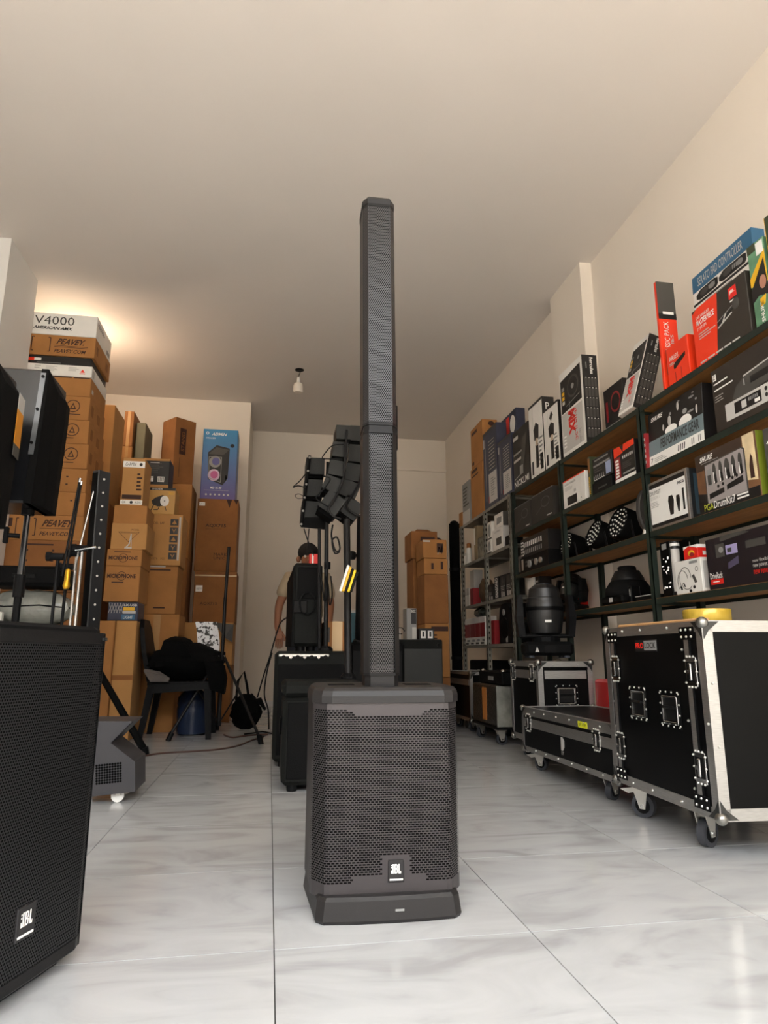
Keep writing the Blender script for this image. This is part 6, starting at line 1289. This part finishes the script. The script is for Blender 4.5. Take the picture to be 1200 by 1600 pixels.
# ------------------------------------------------------------------ goods on the grey rack
g4, g3, g2 = LG[2], LG[1], LG[0]
def gb(label, tl, tr, z, m, dep=.12, X=2.03, **k): return sb(label, tl, tr, z, dep, m, X, **k)
t, p = gb('white lamp box with an oval picture, lower one on the grey rack', (761, 845), (767.5, 842.5), g4, WHT); p.ell('F', .5, .5, .3, .38, GRYP); p.rect('F', 0, 0, 1, .08, DGRYP, 2); h0 = p.fr['F'][2].length; p.done()
t, p = gb('white lamp box with an oval picture, stacked one on the grey rack', (761, 818), (767.5, 814.5), g4 + h0 + .002, WHT); p.ell('F', .5, .5, .3, .38, GRYP); p.rect('F', 0, 0, 1, .08, DGRYP, 2); p.done()
t, p = gb('white box with a dark square picture on the grey rack', (769, 829), (785.5, 823), g4, WHT); p.rect('F', .35, .2, .85, .55, DGRYP); p.text('F', 'CAMERA', .2, .82, .8, .9, GRYP); h0 = p.fr['F'][2].length; p.rect('R', 0, 0, 1, 1, LGRYP); p.done()
t, p = gb('white box with a grey lens picture stacked beneath the top grey shelf', (772, 806), (785.5, 799), g4 + h0 + .002, WHT); p.poly('F', [(.25, .25), (.8, .3), (.85, .7), (.3, .75)], GRYP); p.rect('R', 0, .0, .55, 1, DGRYP); p.rect('R', .55, .4, 1, .95, WHTP, 2); p.done()
t, p = gb('black rounded case end beside the white boxes on the grey rack', (789, 838), (797, 836), g4, BLK); p.done()
t, p = gb('clear plastic box with grey contents on the grey rack', (746, 842), (753, 838), g4, mat('cloudy_plastic', '#7f7a6c', .25, var=.4, scale=20)); p.done()
t, p = gb('slim beige box with a white stripe on the grey rack', (740, 824), (745, 821), g4, mat('beige_card', '#8d7a5c', .7)); p.rect('F', .0, .45, .4, .95, WHTP); p.done()
t, p = gb('brown box at the back of the grey rack far bay', (728, 832), (739, 827), g4 + .10, CARD3, .08, 2.2); t.location.z = g4 + .001; t.location.y = 6.78; p.done()
def can(label, px, py, z, h, r, m, capm):
    q = ox(px, py, 2.06); t = thing('spray_can', label, 'can', (2.06, q.y, z + .001), 0, 'cans and bottles on the grey rack'); MB().lathe([(r * .95, 0), (r, .006), (r, h * .72), (r * .8, h * .78), (r * .8, h * .8)], 16).build('can_body', m, t, True); MB().lathe([(r * .82, h * .78), (r * .82, h * .97), (r * .7, h)], 16).build('cap', capm, t, True)
can('white spray can with an amber cap on the grey rack', 733, 870, g4, .22, .03, WHT, mat('amber_cap', '#a5682c', .4)); can('small white bottle on the grey rack', 729, 872, g4, .13, .028, WHT, LGRYP)
# second grey level
t, p = gb('black box with tall white vertical lettering on the grey rack', (772, 903), (779, 900), g3, BLKP); p.text('F', 'DIASONO', .2, .05, .8, .95, WHTP, 2, bold=.03, rot=90); p.done()
for (tl, tr, lab) in (((762, 915), (771, 912), 'black microphone box with silver print left of the lettered box'), ((781, 900), (789, 897), 'black microphone box with silver print right of the lettered box'), ((790, 897), (799, 894), 'black microphone box with silver print at the end of the row')):
    t, p = gb(lab, tl, tr, g3, BLKP, group='black microphone boxes'); p.rect('F', .2, .02, .4, .26, LGRYP); p.rect('F', .55, .02, .8, .22, LGRYP); p.lines('F', .1, .3, .95, .52, 3, LGRYP, 1, .3); p.poly('F', [(.3, .6), (.7, .65), (.6, .95), (.3, .9)], DGRYP); p.done()
t = blob('brown_paper_bag', 'crumpled brown paper bag on the grey rack', 'bag', (2.10, 6.36, g3 + .001), .06, .11, .24, mat('brown_paper', '#5c4630', .9, var=.3, scale=16, bump=.8, bscale=20), 21, .08, .3)
t, p = gb('grey upright box on the far part of the grey rack', (734, 893), (740, 890), g3, LGRYP, .1, 2.12); p.done()
t, p = gb('small white box lower on the far grey rack', (727, 931), (733, 930), g3, WHT, .08); h0 = p.fr['F'][2].length; p.done()
t, p = gb('small pale box stacked near the rolled cover', (727, 920), (732, 919), g3 + h0 + .002, LGRYP, .08); p.done()
t, p = gb('small red box on the far grey rack', (734, 920), (739, 919), g3, DREDP, .08); p.done()
# lowest grey level
for k in range(4):
    t, p = gb('small red and white box in a row of four on the lowest grey shelf', (726.5 + 7.8 * k, 975 - .8 * k), (734.2 + 7.8 * k, 974.2 - .8 * k), g2, WHT, .12, group='row of red and white boxes', hh=.27); p.rect('F', 0, .28, 1, .78, DREDP); p.rect('F', .1, .03, .7, .09, BLKP); p.rect('F', .4, .12, .9, .2, GRYP); p.done()
t = blob('cable_bag', 'clear bag of coiled cable on the row of red boxes', 'bag', (2.10, 6.55, g2 + .273), .05, .13, .10, mat('murky_film', '#3c423c', .25, var=.5, scale=18), 23, .08, .4)
t = thing('desktop_speaker', 'black rounded active speaker on the lowest grey shelf', 'loudspeaker', (2.13, 5.66, g2 + .001)); MB().loft([[(x_, y_, z_) for y_, z_ in ((-.15, 0), (.15, 0), (.155, .2), (.13, .30), (.07, .345), (-.07, .345), (-.13, .30), (-.155, .2))] for x_ in (-.10, .12)]).build('speaker_cabinet', BLK, t, fix=True); MB().cyl((-.10, 0, .13), (-.106, 0, .13), .09, n=20).build('woofer', BLKM, t); MB().cyl((-.10, .02, .27), (-.106, .02, .27), .028, n=14).build('tweeter', GRYP, t); MB().box(-.104, -.06, .01, -.10, -.02, .06).build('logo_mark', GRYP, t)
t, p = gb('red upright box behind the grey rack middle post', (767, 970), (772, 969), g2, DREDP, .1); p.done()
